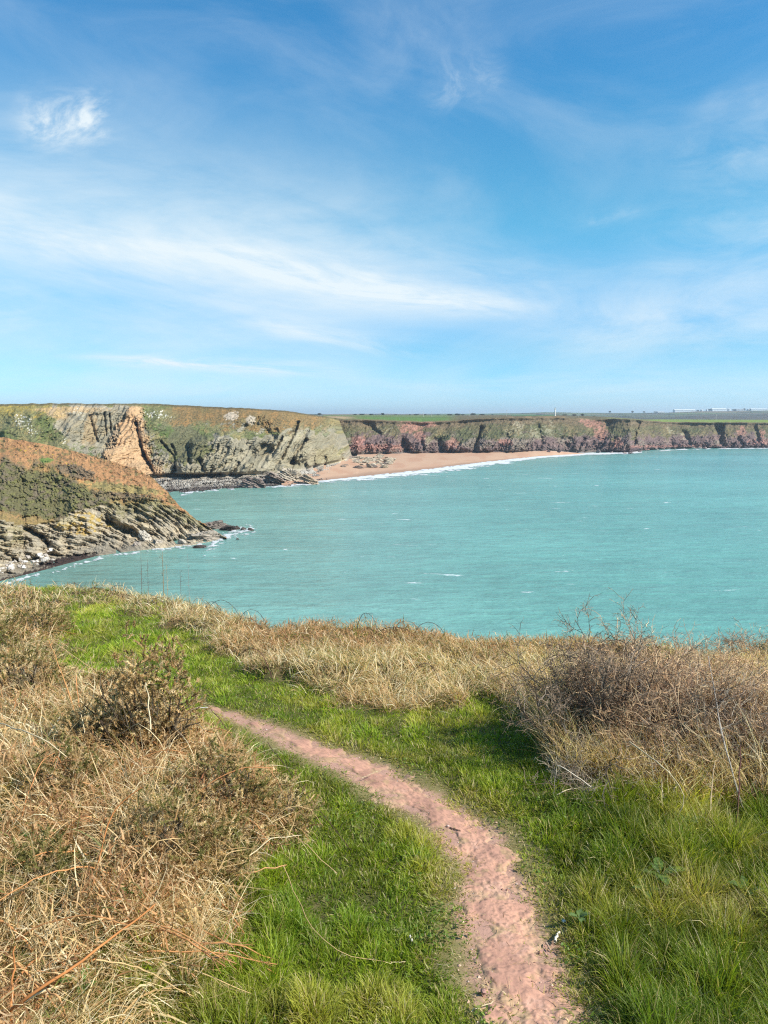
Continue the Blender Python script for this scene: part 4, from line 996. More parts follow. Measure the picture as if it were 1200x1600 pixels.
# ---- thorn bush and briars on the right ------------------------------------------------
def bush(name, px, gpy, rx, ry, ht, n0, label, cat, group, cols, lean=(0, 0), arch=-.06, lv=(9, 7), lens=(.34, .13), curl=.16, rad=.0055, ang=.75, spread=.7, thorns=True):
    base = hit(px, gpy); base[2] = float(ground_z(np.array(base[0]), np.array(base[1]))) - .02
    root = empty(name, base); tag(root, label, cat, group)
    az_ = rng.uniform(0, 6.28, n0); rr = np.sqrt(rng.random(n0))
    S = np.stack([np.cos(az_) * rx * rr, np.sin(az_) * ry * rr, np.zeros(n0)], -1)
    gz = ground_z(S[:, 0] + base[0], S[:, 1] + base[1]) - base[2]; S[:, 2] = gz - .02
    Dv = np.stack([np.cos(az_) * spread * rr + lean[0], np.sin(az_) * spread * rr + lean[1], np.ones(n0)], -1) + rng.normal(size=(n0, 3)) * .22
    L0 = rng.uniform(.65, 1.15, n0) * ht * 1.15
    B0 = grow(S, Dv, L0, 9, curl, arch)
    mb = MB(); tube_add(mb, B0, rng.uniform(.6, 1.3, n0) * rad, rad * .35, pick(cols[0], n0), 5)
    obj("branches", mb.mesh(name + "_branches"), M_stem, root)
    mb = MB()
    s, d, i = shoots(B0, lv[0], .22, ang, .1); B1 = grow(s, d, rng.uniform(.4, 1.2, len(s)) * lens[0], 6, curl * 1.3, arch * .5)
    tube_add(mb, B1, rad * .45, rad * .2, pick(cols[1], len(s)), 3)
    s, d, i = shoots(B1, lv[1], .15, ang * 1.1, .05); B2 = grow(s, d, rng.uniform(.4, 1.2, len(s)) * lens[1], 4, curl * 1.5, 0)
    tube_add(mb, B2, rad * .32, rad * .18, pick(cols[2], len(s)), 3)
    s, d, i = shoots(B2, 2, .2, 1.1, 0); B3 = grow(s, d, rng.uniform(.4, 1.2, len(s)) * lens[1] * .35, 3, .1, 0)
    tube_add(mb, B3, rad * .2, rad * .1, pick(cols[2], len(s)), 3)
    obj("twigs", mb.mesh(name + "_twigs"), M_stem, root)
    return root
BLK = ([(.06, .045, .038), (.09, .068, .055)], [(.08, .06, .05), (.14, .105, .08), (.22, .18, .145)], [(.20, .135, .09), (.28, .20, .13), (.38, .28, .19)])
BRI = ([(.17, .11, .085), (.26, .19, .13), (.11, .07, .055)], [(.34, .21, .13), (.46, .32, .20), (.20, .12, .08)], [(.52, .33, .18), (.62, .45, .26), (.32, .19, .11)])
PAL = ([(.38, .31, .22), (.26, .19, .13)], [(.36, .29, .20), (.24, .17, .12)], [(.40, .33, .24), (.27, .20, .15)])
TG = "thorn and briar bushes on the right of the path"
bush("blackthorn_bush", 948, 1185, .15, .24, .66, 46, "dark bare blackthorn bush at the left end of the thicket, twigs against the sea", "thorn bush", TG, BLK, (0, .12), -.01, (10, 7), (.24, .11), .2, spread=.32)
bush("blackthorn_bush", 985, 1150, .22, .26, .58, 36, "bare grey brown blackthorn bush just right of the dark one that stands against the sea", "thorn bush", TG, (BLK[0], BRI[1], BRI[2]), (.05, .1), -.03, (8, 6), (.28, .12), .2)
bush("briar_bush", 1020, 1185, .28, .24, .46, 60, "purplish brown briar tangle in the middle of the thicket with straw at its foot", "briar bush", TG, BRI, (.1, .05), -.07)
bush("briar_bush", 1105, 1190, .30, .24, .35, 56, "grey brown briar tangle with pale dead canes in the right half of the thicket", "briar bush", TG, (BRI[0], BRI[1], PAL[2]), (.05, .05), -.09)
bush("briar_bush", 1195, 1215, .25, .22, .30, 44, "twiggy grey briar tangle cut by the right edge of the view", "briar bush", TG, (PAL[0], BRI[1], BRI[2]), (.0, .05), -.08)
bush("briar_bush", 1060, 1110, .40, .25, .27, 44, "briar tangle behind the middle of the thicket, nearer the cliff edge", "briar bush", TG, BRI, (.1, 0), -.09)
bush("briar_bush", 925, 1228, .14, .10, .20, 20, "low straw coloured briar skirt in front of the dark blackthorn bush", "briar bush", TG, PAL, (-.05, -.2), -.14, (6, 5), (.2, .09), .2, .0035)
bush("briar_bush", 1185, 1030, .35, .3, .22, 26, "low brown briar clump at the cliff edge beyond the right end of the thicket", "briar bush", TG, BRI, (.2, 0), -.1, (6, 5), (.22, .1))

# ---- single stems ------------------------------------------------------------------------
def smooth_line(pts, k=14):
    pts = np.array(pts, float); d = np.concatenate([[0], np.cumsum(np.linalg.norm(np.diff(pts, axis=0), axis=1))])
    t = np.linspace(0, d[-1], k); o_ = np.stack([np.interp(t, d, pts[:, i]) for i in range(3)], -1)
    for _ in range(2): o_[1:-1] = (o_[:-2] + 2 * o_[1:-1] + o_[2:]) / 4
    return o_
def stem(name, pts, r0, r1, col, label, cat, group, side=0, slen=.14, scol=None, sides=5, mat=None):
    L_ = smooth_line(pts); base = L_[0].copy(); L_ = L_ - base
    L_ = L_ + np.stack([fbm(np.arange(len(L_)) * .5, base[0] * 9 + i, 3, 2) * .006 for i in range(3)], -1)
    mb = MB(); k = len(L_); c = np.array(col) * (1 + .25 * fbm(np.arange(k) * .8, base[0] * 7, 1, 2))[:, None]
    V, q, C = tubes(L_[None], np.linspace(r0, r1, k)[None], sides, c[None]); mb.add(V, q, C)
    if side:
        s, d, i = shoots(L_[None], side, .3, .9, 0); B = grow(s, d, rng.uniform(.4, 1.2, side) * slen, 5, .16, -.05)
        tube_add(mb, B, r0 * .45, r0 * .2, scol if scol is not None else np.array(col) * 1.1, 3)
        s, d, i = shoots(B, 5, .2, .9, 0); B = grow(s, d, rng.uniform(.4, 1.2, len(s)) * slen * .3, 3, .2, -.1)
        tube_add(mb, B, r0 * .25, r0 * .12, scol if scol is not None else np.array(col) * 1.1, 3)
    o = obj(name, mb.mesh(name, True), mat or M_stem); o.location = base
    tag(o, label, cat, group); return o
OR = (.40, .165, .055); TAN = (.50, .34, .16); PALE_S = (.58, .47, .29); BRN = (.19, .085, .045); PUR_S = (.085, .04, .038); GRY = (.40, .35, .29)
BG = "dead bracken stems on the left bank"
def hs(*a): return [hit(*q) for q in a]
stem("bracken_stem", hs((-12, 1598, .10), (40, 1560, .20), (120, 1508, .26), (240, 1415, .22)), .0060, .0030, OR, "thickest orange bracken stem, lying across the bottom left corner", "bracken stem", BG, 3, .2, TAN)
stem("bracken_stem", hs((150, 1500, .27), (195, 1507, .22), (240, 1520, .15), (300, 1560, .05)), .0026, .0016, TAN, "thin tan bracken side stalk curving right from the thickest orange stem", "bracken stem", BG)
stem("bracken_stem", hs((136, 1415, .02), (158, 1330, .20), (176, 1260, .32), (222, 1232, .40)), .0040, .0022, OR, "upright orange bracken stem bending right at the top, low on the left bank", "bracken stem", BG, 3, .12, TAN)
stem("bracken_stem", hs((122, 1130, .03), (100, 1062, .26), (76, 1000, .46)), .0040, .0022, (.52, .25, .09), "orange bracken stem leaning left, rising highest on the upper left bank", "bracken stem", BG, 2, .2, TAN)
stem("bracken_stem", hs((76, 1000, .46), (105, 1015, .42), (150, 1052, .25), (162, 1060, .15)), .0022, .0014, TAN, "thin tan stalk arching right off the highest orange bracken stem", "bracken stem", BG)
stem("bracken_stem", hs((142, 1160, .02), (124, 1110, .18), (118, 1055, .33)), .0036, .0022, (.50, .23, .09), "short orange bracken stem standing just right of the highest one", "bracken stem", BG)
stem("bracken_stem", hs((154, 1150, .02), (152, 1080, .20), (140, 1025, .33)), .0028, .0016, TAN, "tan forked bracken stalk in front of the green track", "bracken stem", BG, 2, .15, TAN)
stem("bracken_stem", hs((283, 1278, .03), (305, 1230, .14), (345, 1172, .22)), .0046, .0024, (.24, .10, .05), "reddish brown bracken stem leaning right beside the low olive gorse clump", "bracken stem", BG)
stem("bracken_stem", hs((340, 1374, .03), (390, 1363, .08), (446, 1352, .10)), .0036, .0022, (.52, .28, .12), "short orange stem lying level where the bank meets the lawn", "bracken stem", BG)
stem("bracken_stem", hs((372, 1255, .10), (440, 1290, .14), (490, 1330, .12), (525, 1365, .06)), .0024, .0014, TAN, "long tan stalk drooping from the gorse towards the path", "bracken stem", BG)
stem("bracken_stem", hs((442, 1352, .10), (480, 1440, .10), (525, 1492, .05), (600, 1505, .01), (632, 1503, .01)), .0017, .0009, TAN, "long pale stalk bending out over the lawn, lowest on the right", "bracken stem", BG, 3, .08, PALE_S)
stem("bracken_stem", hs((0, 1485, .10), (22, 1500, .14), (60, 1540, .10), (110, 1600, .05)), .0042, .0028, (.46, .24, .10), "orange tan bracken stem crossing under the thickest stem at the left edge", "bracken stem", BG)
stem("bracken_stem", hs((14, 1606, .10), (19, 1560, .16), (22, 1480, .22)), .0042, .0026, OR, "short upright orange stem in the bottom left corner", "bracken stem", BG)
stem("bracken_stem", hs((50, 1533, .12), (90, 1555, .14), (108, 1600, .05)), .0036, .0024, (.48, .26, .11), "tan orange stem bent down at the bottom edge right of the corner", "bracken stem", BG)
stem("bracken_stem", hs((0, 1130, .25), (60, 1150, .30), (110, 1182, .22), (150, 1230, .1)), .0036, .0020, PALE_S, "pale straw stalk running from the left edge across the middle of the bank", "bracken stem", BG, 2, .15, PALE_S)
stem("bracken_stem", hs((235, 1140, .36), (232, 1095, .44), (228, 1068, .50)), .0036, .0026, PALE_S, "pale cut stick standing in the hollow of the domed gorse bush", "stick", None)
stem("bramble_stem", hs((368, 1158, .02), (348, 1130, .16), (320, 1096, .20), (306, 1110, .18)), .0028, .0016, PUR_S, "dark bramble shoot hooked over the end of the red path beside the domed gorse bush", "bramble shoot", "bramble shoots")
stem("bramble_stem", hs((302, 1108, .17), (316, 1105, .19), (330, 1108, .18)), .0040, .0030, (.66, .64, .60), "bleached white bent stick beside the domed gorse bush", "stick", None)
stem("bramble_stem", hs((418, 1160, .03), (470, 1230, .10), (520, 1290, .08), (548, 1330, .02)), .0022, .0014, PUR_S, "thin dark bramble shoot trailing along the left side of the red path", "bramble shoot", "bramble shoots")
# the many thinner stems of the bank
for i in range(180):
    for _ in range(50):
        gy = rng.uniform(985, 1560); gx = rng.uniform(-20, 500)
        if gx < float(left_edge(gy)) - 25: break
    b0 = hit(gx, gy); b0[2] -= .02
    d = unit(np.array([rng.normal() * .8, rng.normal() * .5, rng.uniform(.25, 1.0)])); L_ = rng.uniform(.15, .42)
    pts = [b0, b0 + d * L_ * .5, b0 + d * L_ * .9 + np.array([d[0] * .1, d[1] * .1, -.05]) , b0 + d * L_ * 1.1 + np.array([d[0] * .25, d[1] * .2, -.14])]
    kind = rng.integers(0, 4)
    if kind < 2: stem("bracken_stem", pts, rng.uniform(.003, .0062), .0018, [(.46, .22, .085), (.40, .18, .07)][kind], "thin orange dead bracken stem tangled in the straw of the left bank", "bracken stem", BG + ", thin orange", 4, .13, (.36, .18, .08))
    else: stem("bracken_stem", pts, rng.uniform(.0022, .0048), .0014, [TAN, PALE_S][kind - 2], "thin pale straw bracken stalk tangled in the straw of the left bank", "bracken stem", BG + ", thin pale", 4, .12, TAN)
# brambles arching over the verge and against the sea
def arch_stem(px, py, dx, h, label, L_=None, col=PUR_S, g="bramble shoots"):
    p0 = hit(px, py); w_ = dx / F * p0[1]
    e = p0 + np.array([w_, rng.normal() * .12, 0]); e[2] = float(ground_z(np.array(e[0]), np.array(e[1])))
    pts = [p0, p0 * .8 + e * .2 + np.array([0, 0, h * .8]), p0 * .5 + e * .5 + np.array([0, 0, h]), p0 * .2 + e * .8 + np.array([0, 0, h * .8]), e + np.array([0, 0, h * .25])]
    return stem("bramble_stem", pts, .0034, .0020, col, label, "bramble shoot", g, 3, .06, col)
arch_stem(571, 1012, 86, .22, "long bramble shoot arching low over the straw verge in the middle")
arch_stem(640, 1008, 60, .26, "dark bramble shoot rising right across the straw verge beside the long low arch")
arch_stem(320, 968, 60, .28, "bramble shoot looping above the straw below the dry stalks at the cliff edge")
arch_stem(425, 1060, -70, .30, "bramble shoot leaning left over the dark hollow in the verge")
arch_stem(640, 1080, 50, .26, "reddish bramble shoot rising from the foot of the verge")
for i in range(34):
    px_ = [380, 420, 470, 520, 585, 610, 660, 690, 705, 730, 760, 790, 815, 835, 880, 930, 985, 1010, 1030, 1050, 1075, 1100, 1120, 1140, 1165, 1190, 300, 345, 270, 240, 140, 160, 455, 550][i] + rng.normal() * 6
    py_ = float(np.interp(px_, [100, 200, 300, 400, 600, 800, 1000, 1200], [925, 935, 955, 978, 985, 990, 1002, 1008])) + rng.uniform(-2, 14)
    arch_stem(px_, py_, rng.choice([-1, 1]) * rng.uniform(25, 60), rng.uniform(.14, .30), "dark bramble shoot arching over the cliff edge against the turquoise sea", g="bramble shoots arching at the cliff edge", col=[(.085, .04, .038), (.12, .055, .045), (.16, .10, .07)][i % 3])
# dry flower stalks against the sea, at the left end of the verge
def stalk(px, py, topy, label, nb, col, r=.006):
    p0 = hit(px, py); ht = (py - topy) / F * p0[1]
    r = r * 3.2; root_pts = [p0, p0 + np.array([.01, 0, ht * .5]), p0 + np.array([rng.normal() * .02, 0, ht])]
    return stem("dry_stalk", root_pts, r, r * .4, col, label, "dry stalk", "dry stalks at the cliff edge", nb, .20, col)
stalk(222, 935, 866, "branched brown dry stalk leftmost against the sea", 7, (.15, .09, .065), .005)
stalk(232, 935, 872, "slim brown dry stalk just right of the leftmost branched one", 3, (.15, .09, .065), .004)
stalk(256, 938, 858, "thick tan dry stalk with a seed head, tallest of the dry stalks", 8, (.27, .18, .09), .007)
stalk(262, 940, 880, "thin tan dry stalk leaning on the tallest dry stalk", 5, (.42, .30, .16), .004)
stalk(283, 945, 888, "slender purple brown dry stalk right of the tallest dry stalk", 3, (.13, .08, .07), .004)
stalk(296, 950, 862, "pale forked dry stalk rightmost of the dry stalks against the sea", 6, (.34, .28, .24), .0035)
# upright stems in the thicket
stem("dock_stalk", hs((1152, 1300, 0), (1155, 1240, .16), (1158, 1165, .33)), .0045, .003, (.10, .045, .035), "dark upright dock stalk in front of the thicket by the right edge", "dry stalk", None, 3, .03)
stem("dock_stalk", hs((1108, 1300, 0), (1110, 1250, .12), (1116, 1190, .26)), .0035, .002, (.40, .30, .18), "tan upright stalk left of the dark dock stalk by the right edge", "dry stalk", None, 3, .05)
stem("dead_cane", hs((985, 1160, .30), (1040, 1200, .34), (1075, 1240, .2), (1052, 1290, .02)), .003, .0018, PALE_S, "pale dead cane slanting across the front of the briar tangle", "dead cane", "dead canes in the thicket", 2, .1, PALE_S)
stem("dead_cane", hs((1165, 1280, .0), (1130, 1160, .34), (1112, 1060, .52), (1106, 1025, .60)), .004, .002, GRY, "bleached grey cane standing highest in the right half of the thicket", "dead cane", "dead canes in the thicket", 4, .16, GRY)
stem("dead_cane", hs((925, 1230, .1), (880, 1200, .2), (868, 1190, .22), (866, 1242, .02)), .0028, .0016, (.55, .47, .36), "pale looped cane hanging at the left foot of the thicket", "dead cane", "dead canes in the thicket")
stem("dead_cane", hs((870, 1242, .04), (890, 1232, .05), (925, 1230, .03)), .003, .0018, (.48, .40, .28), "pale twig lying on the grass in front of the blackthorn", "dead cane", "dead canes in the thicket", 2, .05, (.48, .40, .28))
stem("dead_cane", hs((1000, 1215, .06), (1030, 1250, .08), (1052, 1278, .02)), .003, .002, (.52, .40, .16), "yellowish cane slanting into the grass in front of the briars", "dead cane", "dead canes in the thicket")
for i in range(16):
    b0 = hit(rng.uniform(960, 1200), rng.uniform(1190, 1240)); d = unit(np.array([rng.normal() * .7, rng.normal() * .4 - .1, 1.0])); L_ = rng.uniform(.25, .55)
    stem("dead_cane", [b0, b0 + d * L_ * .6, b0 + d * L_ + np.array([d[0] * .2, d[1] * .2, -.04])], .003, .0015, [GRY, PALE_S, (.30, .2, .15), TAN][i % 4], "thin dry cane mixed into the front of the briar tangle", "dead cane", "thin canes in the briar tangle", 3, .12, [GRY, PALE_S, (.30, .2, .15), TAN][i % 4])

# ---- docks in the grass ---------------------------------------------------------------------
M_leaf = vcol_material("dock_leaf", .45, .35, noise=((25., .2),), translucent=.25, tcol=1.2)
def dock(px, py, nl, size, label, col=(.09, .15, .03)):
    b0 = hit(px, py); b0[2] = float(ground_z(np.array(b0[0]), np.array(b0[1])))
    root = empty("dock_plant", b0); tag(root, label, "dock plant", "docks in the long grass")
    for i in range(nl):
        a = 6.28 * i / nl + rng.normal() * .35; L_ = size * rng.uniform(.65, 1.1); up = rng.uniform(.45, 1.0)
        t = np.linspace(0, 1, 12); s = np.linspace(-1, 1, 7); Tt, Ss = np.meshgrid(t, s, indexing='ij')
        wv = L_ * .21 * np.where(Tt < .22, .12 + .9 * sstep(.12, .26, Tt) * .8, np.sin(np.pi * np.clip((Tt - .02) / .98, 0, 1)) ** .7 * .95) * (1 - .03 * Tt)
        r = L_ * (Tt * math.cos(up) + .22 * Tt ** 2); z = L_ * (Tt * math.sin(up) - .55 * Tt ** 2.2 * up) + .05 + .10 * wv * np.abs(Ss) * 1.0 + .004 * np.sin(Tt * 30) * np.abs(Ss)
        P = np.stack([r * math.cos(a) - Ss * wv * math.sin(a), r * math.sin(a) + Ss * wv * math.cos(a), z], -1)
        c = np.zeros(P.shape) + np.array(col) * rng.uniform(.8, 1.3); c = mixc(c, (.16, .20, .08), .7 * (np.abs(Ss) < .12)); c = mixc(c, (.20, .13, .05), .6 * sstep(.75, 1.0, Tt) * (i % 3 == 0))
        obj("leaf", grid_mesh("dock_leaf", P, c, True), M_leaf, root)
    return root
dock(1030, 1385, 6, .105, "green dock with broad leaves in the long grass, middle of the three on the right")
dock(1165, 1412, 5, .10, "dock with dull broad leaves in the long grass near the right edge")
dock(1008, 1410, 4, .09, "small pale leaved dock left of the broad green one")
dock(1075, 1300, 5, .08, "small dock below the foot of the briar thicket", (.07, .13, .04))
dock(60, 1330, 5, .09, "small green leafy plant deep in the straw at the left edge", (.08, .16, .03))
dock(195, 1418, 4, .07, "tiny green leafy plant among orange stems on the lower bank", (.09, .17, .03))
dock(130, 1562, 4, .08, "bright green leafy plant under the thickest orange stem", (.12, .20, .04))
dock(905, 1455, 6, .05, "flat green rosette on the right margin of the red path", (.12, .19, .05))

# ---- stones and twigs -------------------------------------------------------------------------
M_stone = vcol_material("stone", .85, .2, noise=((60., .18),), bump=(90., .004))
def rock_mesh(name, size, seed, col, sub=3, flat=.7, npl=13, rough=.05, bed=0.0):
    import bmesh
    bm = bmesh.new(); bmesh.ops.create_icosphere(bm, subdivisions=sub, radius=1.0)
    r = np.random.default_rng(seed); pl = unit(r.normal(size=(npl, 3))); hh = r.uniform(.55, 1.0, npl)
    V = np.array([v.co[:] for v in bm.verts]); d = V @ pl.T
    rr = np.min(np.where(d > .05, hh[None] / np.maximum(d, .05), 9), axis=1); rr = np.minimum(rr, 1.35)
    rr *= 1 + rough * fbm(V[:, 0] * 2.5, V[:, 1] * 2.5, V[:, 2] * 2.5 + seed, 3)
    if bed:
        u = V[:, 2] * rr * 4.5 + .5 * fbm(V[:, 0] * 2, V[:, 1] * 2, seed, 2); fr = u - np.floor(u); rr = rr * (1 + bed * (np.where(fr < .5, fr, 1 - fr) * 2 - .5) + bed * .9 * (((np.floor(u) * .618) % 1) - .5))
    V = V * rr[:, None] * np.array(size) * .5
    V[:, 2] *= flat
    F_ = np.array([[v.index for v in f.verts] for f in bm.faces]); bm.free()
    n = fbm(V[:, 0] / size[0] * 4, V[:, 1] / size[0] * 4, V[:, 2] / size[0] * 4 + seed, 4)
    c = np.zeros(V.shape) + np.array(col); c = c * (1 + .35 * n)[:, None]
    return new_mesh(name, V, F_, np.full(len(F_), 3), c, False)
def stone(px, py, s, col, label, seed, flat=.6):
    b0 = hit(px, py); zz = float(ground_z(np.array(b0[0]), np.array(b0[1])))
    o = obj("stone", rock_mesh("stone", (s, s * .8, s * .9), seed, col, 2, flat), M_stone); o.location = (b0[0], b0[1], zz + s * .22 + .006); o.rotation_euler = (rng.normal() * .2, rng.normal() * .2, seed)
    tag(o, label, "stone", "stones by the path"); return o
stone(880, 1445, .024, (.70, .69, .68), "small white pebble in the grass right of the red path", 3)
stone(755, 1556, .032, (.36, .20, .16), "reddish pebble at the left rim of the red path, near the bottom", 5)
stone(632, 1345, .030, (.42, .34, .29), "greyish stone in the grass left of the red path", 8)
stone(930, 1472, .040, (.33, .22, .17), "reddish brown stone half sunk in the turf right of the path", 9)
stone(700, 1295, .020, (.52, .36, .30), "pinkish pebble at the right rim of the red path halfway up", 12)
def twig(pts, r, col, label): return stem("twig", pts, r, r * .7, col, label, "twig", "twigs by the path")
twig(hs((866, 1470, .014), (873, 1456, .016)), .0055, (.66, .60, .48), "short white broken stick beside the white pebble right of the path")
twig(hs((852, 1472, .010), (860, 1484, .010)), .0035, (.40, .28, .2), "short brown stick on the right rim of the red path")
twig(hs((735, 1580, .014), (775, 1564, .016)), .0018, (.60, .48, .30), "thin pale straw lying on the red path near the bottom")
twig(hs((703, 1293, .014), (720, 1298, .014)), .003, (.14, .09, .06), "short dark twig on the right rim of the red path")
twig(hs((602, 1505, .02), (634, 1502, .02)), .0016, (.62, .50, .30), "thin pale straw on the grass left of the path")
twig(hs((640, 1462, .02), (644, 1470, .02)), .004, (.60, .55, .48), "tiny pale chip in the grass left of the path")
twig(hs((565, 1216, .02), (590, 1205, .05)), .002, (.58, .48, .30), "pale straw stalk leaning at the right rim of the path, farther up")
# ================================================================ things across the bay
def sea_at(px, py, z=0.0):
    D = float(dist_at_z(py, z)); return np.array([(px - 600) / F * (D * math.cos(PITCH) + (H - z) * math.sin(PITCH)), D, z])
def sea_rock(name, px, py, wpx, col, label, seed, group, flat=.5, z=0.0, tilt=0.0, long=.8, bed=.0):
    b0 = sea_at(px, py, z); s = wpx / F * b0[1]
    o = obj(name, rock_mesh(name, (s, s * long, s), seed, col, 5 if wpx > 12 else 3, flat, 15, .22 if wpx > 12 else .12, bed if bed else (.16 if wpx > 12 else 0)), M_rock); o.location = b0 + np.array([0, 0, s * flat * .18]); o.rotation_euler = (0, tilt, rng.uniform(-.4, .4))
    tag(o, label, "rock", group); return o
RG = "rocks in the sea off the headland"; WET = (.075, .06, .05); MID = (.24, .20, .165); DRY = (.40, .35, .28)
sea_rock("sea_rock", 335, 825, 46, (.17, .14, .115), "largest dark rock islet off the tip of the headland", 21, RG, .42, tilt=.12)
sea_rock("sea_rock", 322, 842, 52, (.30, .255, .20), "pale brown slab forming the very tip of the headland", 22, RG, .40, tilt=.10)
sea_rock("sea_rock", 356, 828, 26, WET, "dark rock just right of the largest islet off the headland", 23, RG, .45)
sea_rock("sea_rock", 370, 827, 13, WET, "small dark rock between the islet and the outermost rocks", 24, RG, .6)
sea_rock("sea_rock", 381, 828, 11, WET, "small dark rock with foam round it, second from the outer end", 25, RG, .7)
sea_rock("sea_rock", 392, 829, 10, WET, "outermost small dark rock off the headland", 26, RG, .7)
sea_rock("sea_rock", 371, 843, 6, WET, "lone tiny rock awash in foam nearer than the outer rocks", 27, RG, .5)
sea_rock("sea_rock", 312, 855, 22, WET, "low black rock awash in front of the headland tip", 28, RG, .25)
sea_rock("sea_rock", 284, 850, 16, DRY, "square pale block at the water under the headland", 29, RG, .7, tilt=.3)
sea_rock("sea_rock", 226, 842, 26, DRY, "large tilted pale slab on the shore under the headland", 30, RG, .6, 1.5, tilt=.55)
sea_rock("sea_rock", 247, 850, 20, (.34, .29, .23), "tilted brown block right of the large pale slab", 31, RG, .6, .5, tilt=.5)
sea_rock("sea_rock", 214, 855, 18, (.30, .25, .2), "low split block below the large pale slab", 32, RG, .5, .3, tilt=.4)
sea_rock("sea_rock", 362, 764, 9, WET, "small dark rock alone in the cove below the grey cliff", 33, "rocks under the grey cliff", .55)
LG = "ribs of rock at the near end of the beach"
for i, (px_, py_, w_, t_, c_, lb) in enumerate([(430, 752, 44, .42, (.27, .21, .165), "long brown slab rib sloping into the sea at the near end of the beach"), (455, 747, 46, .40, (.36, .30, .22), "long pale slab rib above the brown one at the near end of the beach"), (444, 735, 30, .55, (.17, .15, .12), "dark upright rib standing over the slabs at the near end of the beach"), (456, 728, 20, .75, (.40, .33, .16), "yellow lichened fin topmost of the ribs at the near end of the beach"), (400, 757, 40, .30, (.22, .17, .14), "low brown rib farthest left at the near end of the beach"), (482, 752, 34, .34, (.38, .29, .2), "outermost tan rib reaching the surf at the near end of the beach"), (418, 744, 26, .5, (.30, .26, .20), "grey rib behind the long brown slab at the near end of the beach")]):
    sea_rock("rock_rib", px_, py_, w_, c_, lb, 40 + i, LG, .42, max(0, (752 - py_) * .16) + 1.6, t_, .55, .34)
BGp = "boulders strewn across the beach below the grey point"
for i in range(46):
    px_ = 530 + 82 * rng.random() ** 1.2; py_ = 716 + 17 * rng.random() - (px_ - 530) * .02; 
    c_ = [(.42, .36, .27), (.36, .30, .22), (.20, .16, .13), (.40, .33, .24)][i % 4]
    sea_rock("beach_boulder", px_, py_, rng.uniform(7, 20), c_, "boulder in the pale scatter on the sand below the grey point", 60 + i % 7, BGp, rng.uniform(.3, .5), 1.0 + (735 - py_) * .09, rng.normal() * .2)
BGf = "pale boulders heaped at the water left of the headland shore"
for i in range(60):
    px_ = rng.uniform(-20, 84); py_ = 866 + (84 - px_) * .30 + rng.uniform(-14, 10)
    sea_rock("shore_boulder", px_, py_, rng.uniform(4, 11), [(.46, .41, .35), (.40, .35, .29), (.34, .29, .24), (.5, .46, .4)][i % 4], "pale boulder in the heap on the shore under the headland", 80 + i % 8, BGf, rng.uniform(.45, .75), .6 + max(0, 900 - py_ - 0.0 * px_) * .03, rng.normal() * .3)
BGr = "boulders along the foot of the red cliff"
for i in range(46):
    px_ = rng.uniform(960, 1200) if i % 3 else rng.uniform(600, 960); py_ = float(tab(px_, r_f)) + rng.uniform(-.3, .8) + (1.2 if 955 < px_ < 1000 else 0)
    sea_rock("cliff_boulder", px_, py_, rng.uniform(3, 9), [(.36, .28, .25), (.12, .085, .08), (.30, .17, .14), (.20, .15, .14)][i % 4], "boulder at the foot of the red cliff across the bay", 90 + i % 6, BGr, rng.uniform(.35, .6), .5 if px_ > 950 else 3.6, rng.normal() * .2)

# ---- skyline trees, posts, tower, sheds ------------------------------------------------------
M_crown = vcol_material("tree_crown", .8, .1, translucent=.2)
def land_pt(px, D):
    """a point on the fields behind the red cliff, at a photo column and distance"""
    i = int(np.argmin(np.abs(field_px - px))); col_ = fieldP[i]; j = int(np.argmin(np.abs(col_[:, 1] - D)))
    return np.array([(px - 600) / F * D, D, col_[j, 2]])
def tree_proto(ht, wd, seed, cols):
    root = empty("tree", (0, 0, 0)); r = np.random.default_rng(seed)
    mb = MB(); P = grow(np.zeros((5, 3)), np.array([[0, 0, 1.], [.3, .1, 1], [-.3, .1, 1], [.1, -.3, 1], [-.1, .3, 1]]), np.full(5, ht * .75), 5, .08, .05)
    tube_add(mb, P, ht * .03, ht * .008, (.08, .06, .045), 5); obj("trunk", mb.mesh("tree_trunk"), M_stem, root)
    m = 420; u = unit(r.normal(size=(m, 3))); C = u * (r.uniform(.5, 1.0, (m, 1))) * np.array([wd / 2, wd / 2, ht * .36]) * (1 + .45 * fbm(u[:, 0] * 1.6, u[:, 1] * 1.6, u[:, 2] * 1.6 + seed, 2))[:, None]; C[:, 2] += ht * .62
    q4 = r.normal(size=(m, 3)) ; a = unit(q4); b = unit(np.cross(a, r.normal(size=(m, 3)))); s = ht * .055
    V = np.stack([C - a * s - b * s, C + a * s - b * s, C + a * s + b * s, C - a * s + b * s], 1).reshape(-1, 3)
    cc = np.array(cols)[r.integers(0, len(cols), m)]; me = new_mesh("tree_crown", V, np.arange(4 * m).reshape(-1, 4), np.full(m, 4), np.repeat(cc, 4, 0)); obj("crown", me, M_crown, root)
    return root
TC = [(.05, .06, .03), (.07, .075, .035), (.085, .075, .045)]
protos = [tree_proto(7, 9, 1, TC), tree_proto(6, 11, 2, TC), tree_proto(9, 8, 3, TC)]
spots = [(500, 1850, 2), (566, 1880, 1), (598, 1890, 2), (618, 1890, 1), (650, 1880, 1), (664, 1880, 0), (684, 1880, 1), (722, 1850, 1), (738, 1850, 0), (752, 1850, 1), (768, 1850, 1), (908, 1680, 2), (925, 1600, 1), (640, 1860, 0), (580, 1890, 0), (880, 1690, 1), (895, 1690, 0), (555, 1890, 1), (702, 1800, 1), (714, 1800, 0)]
used = set()
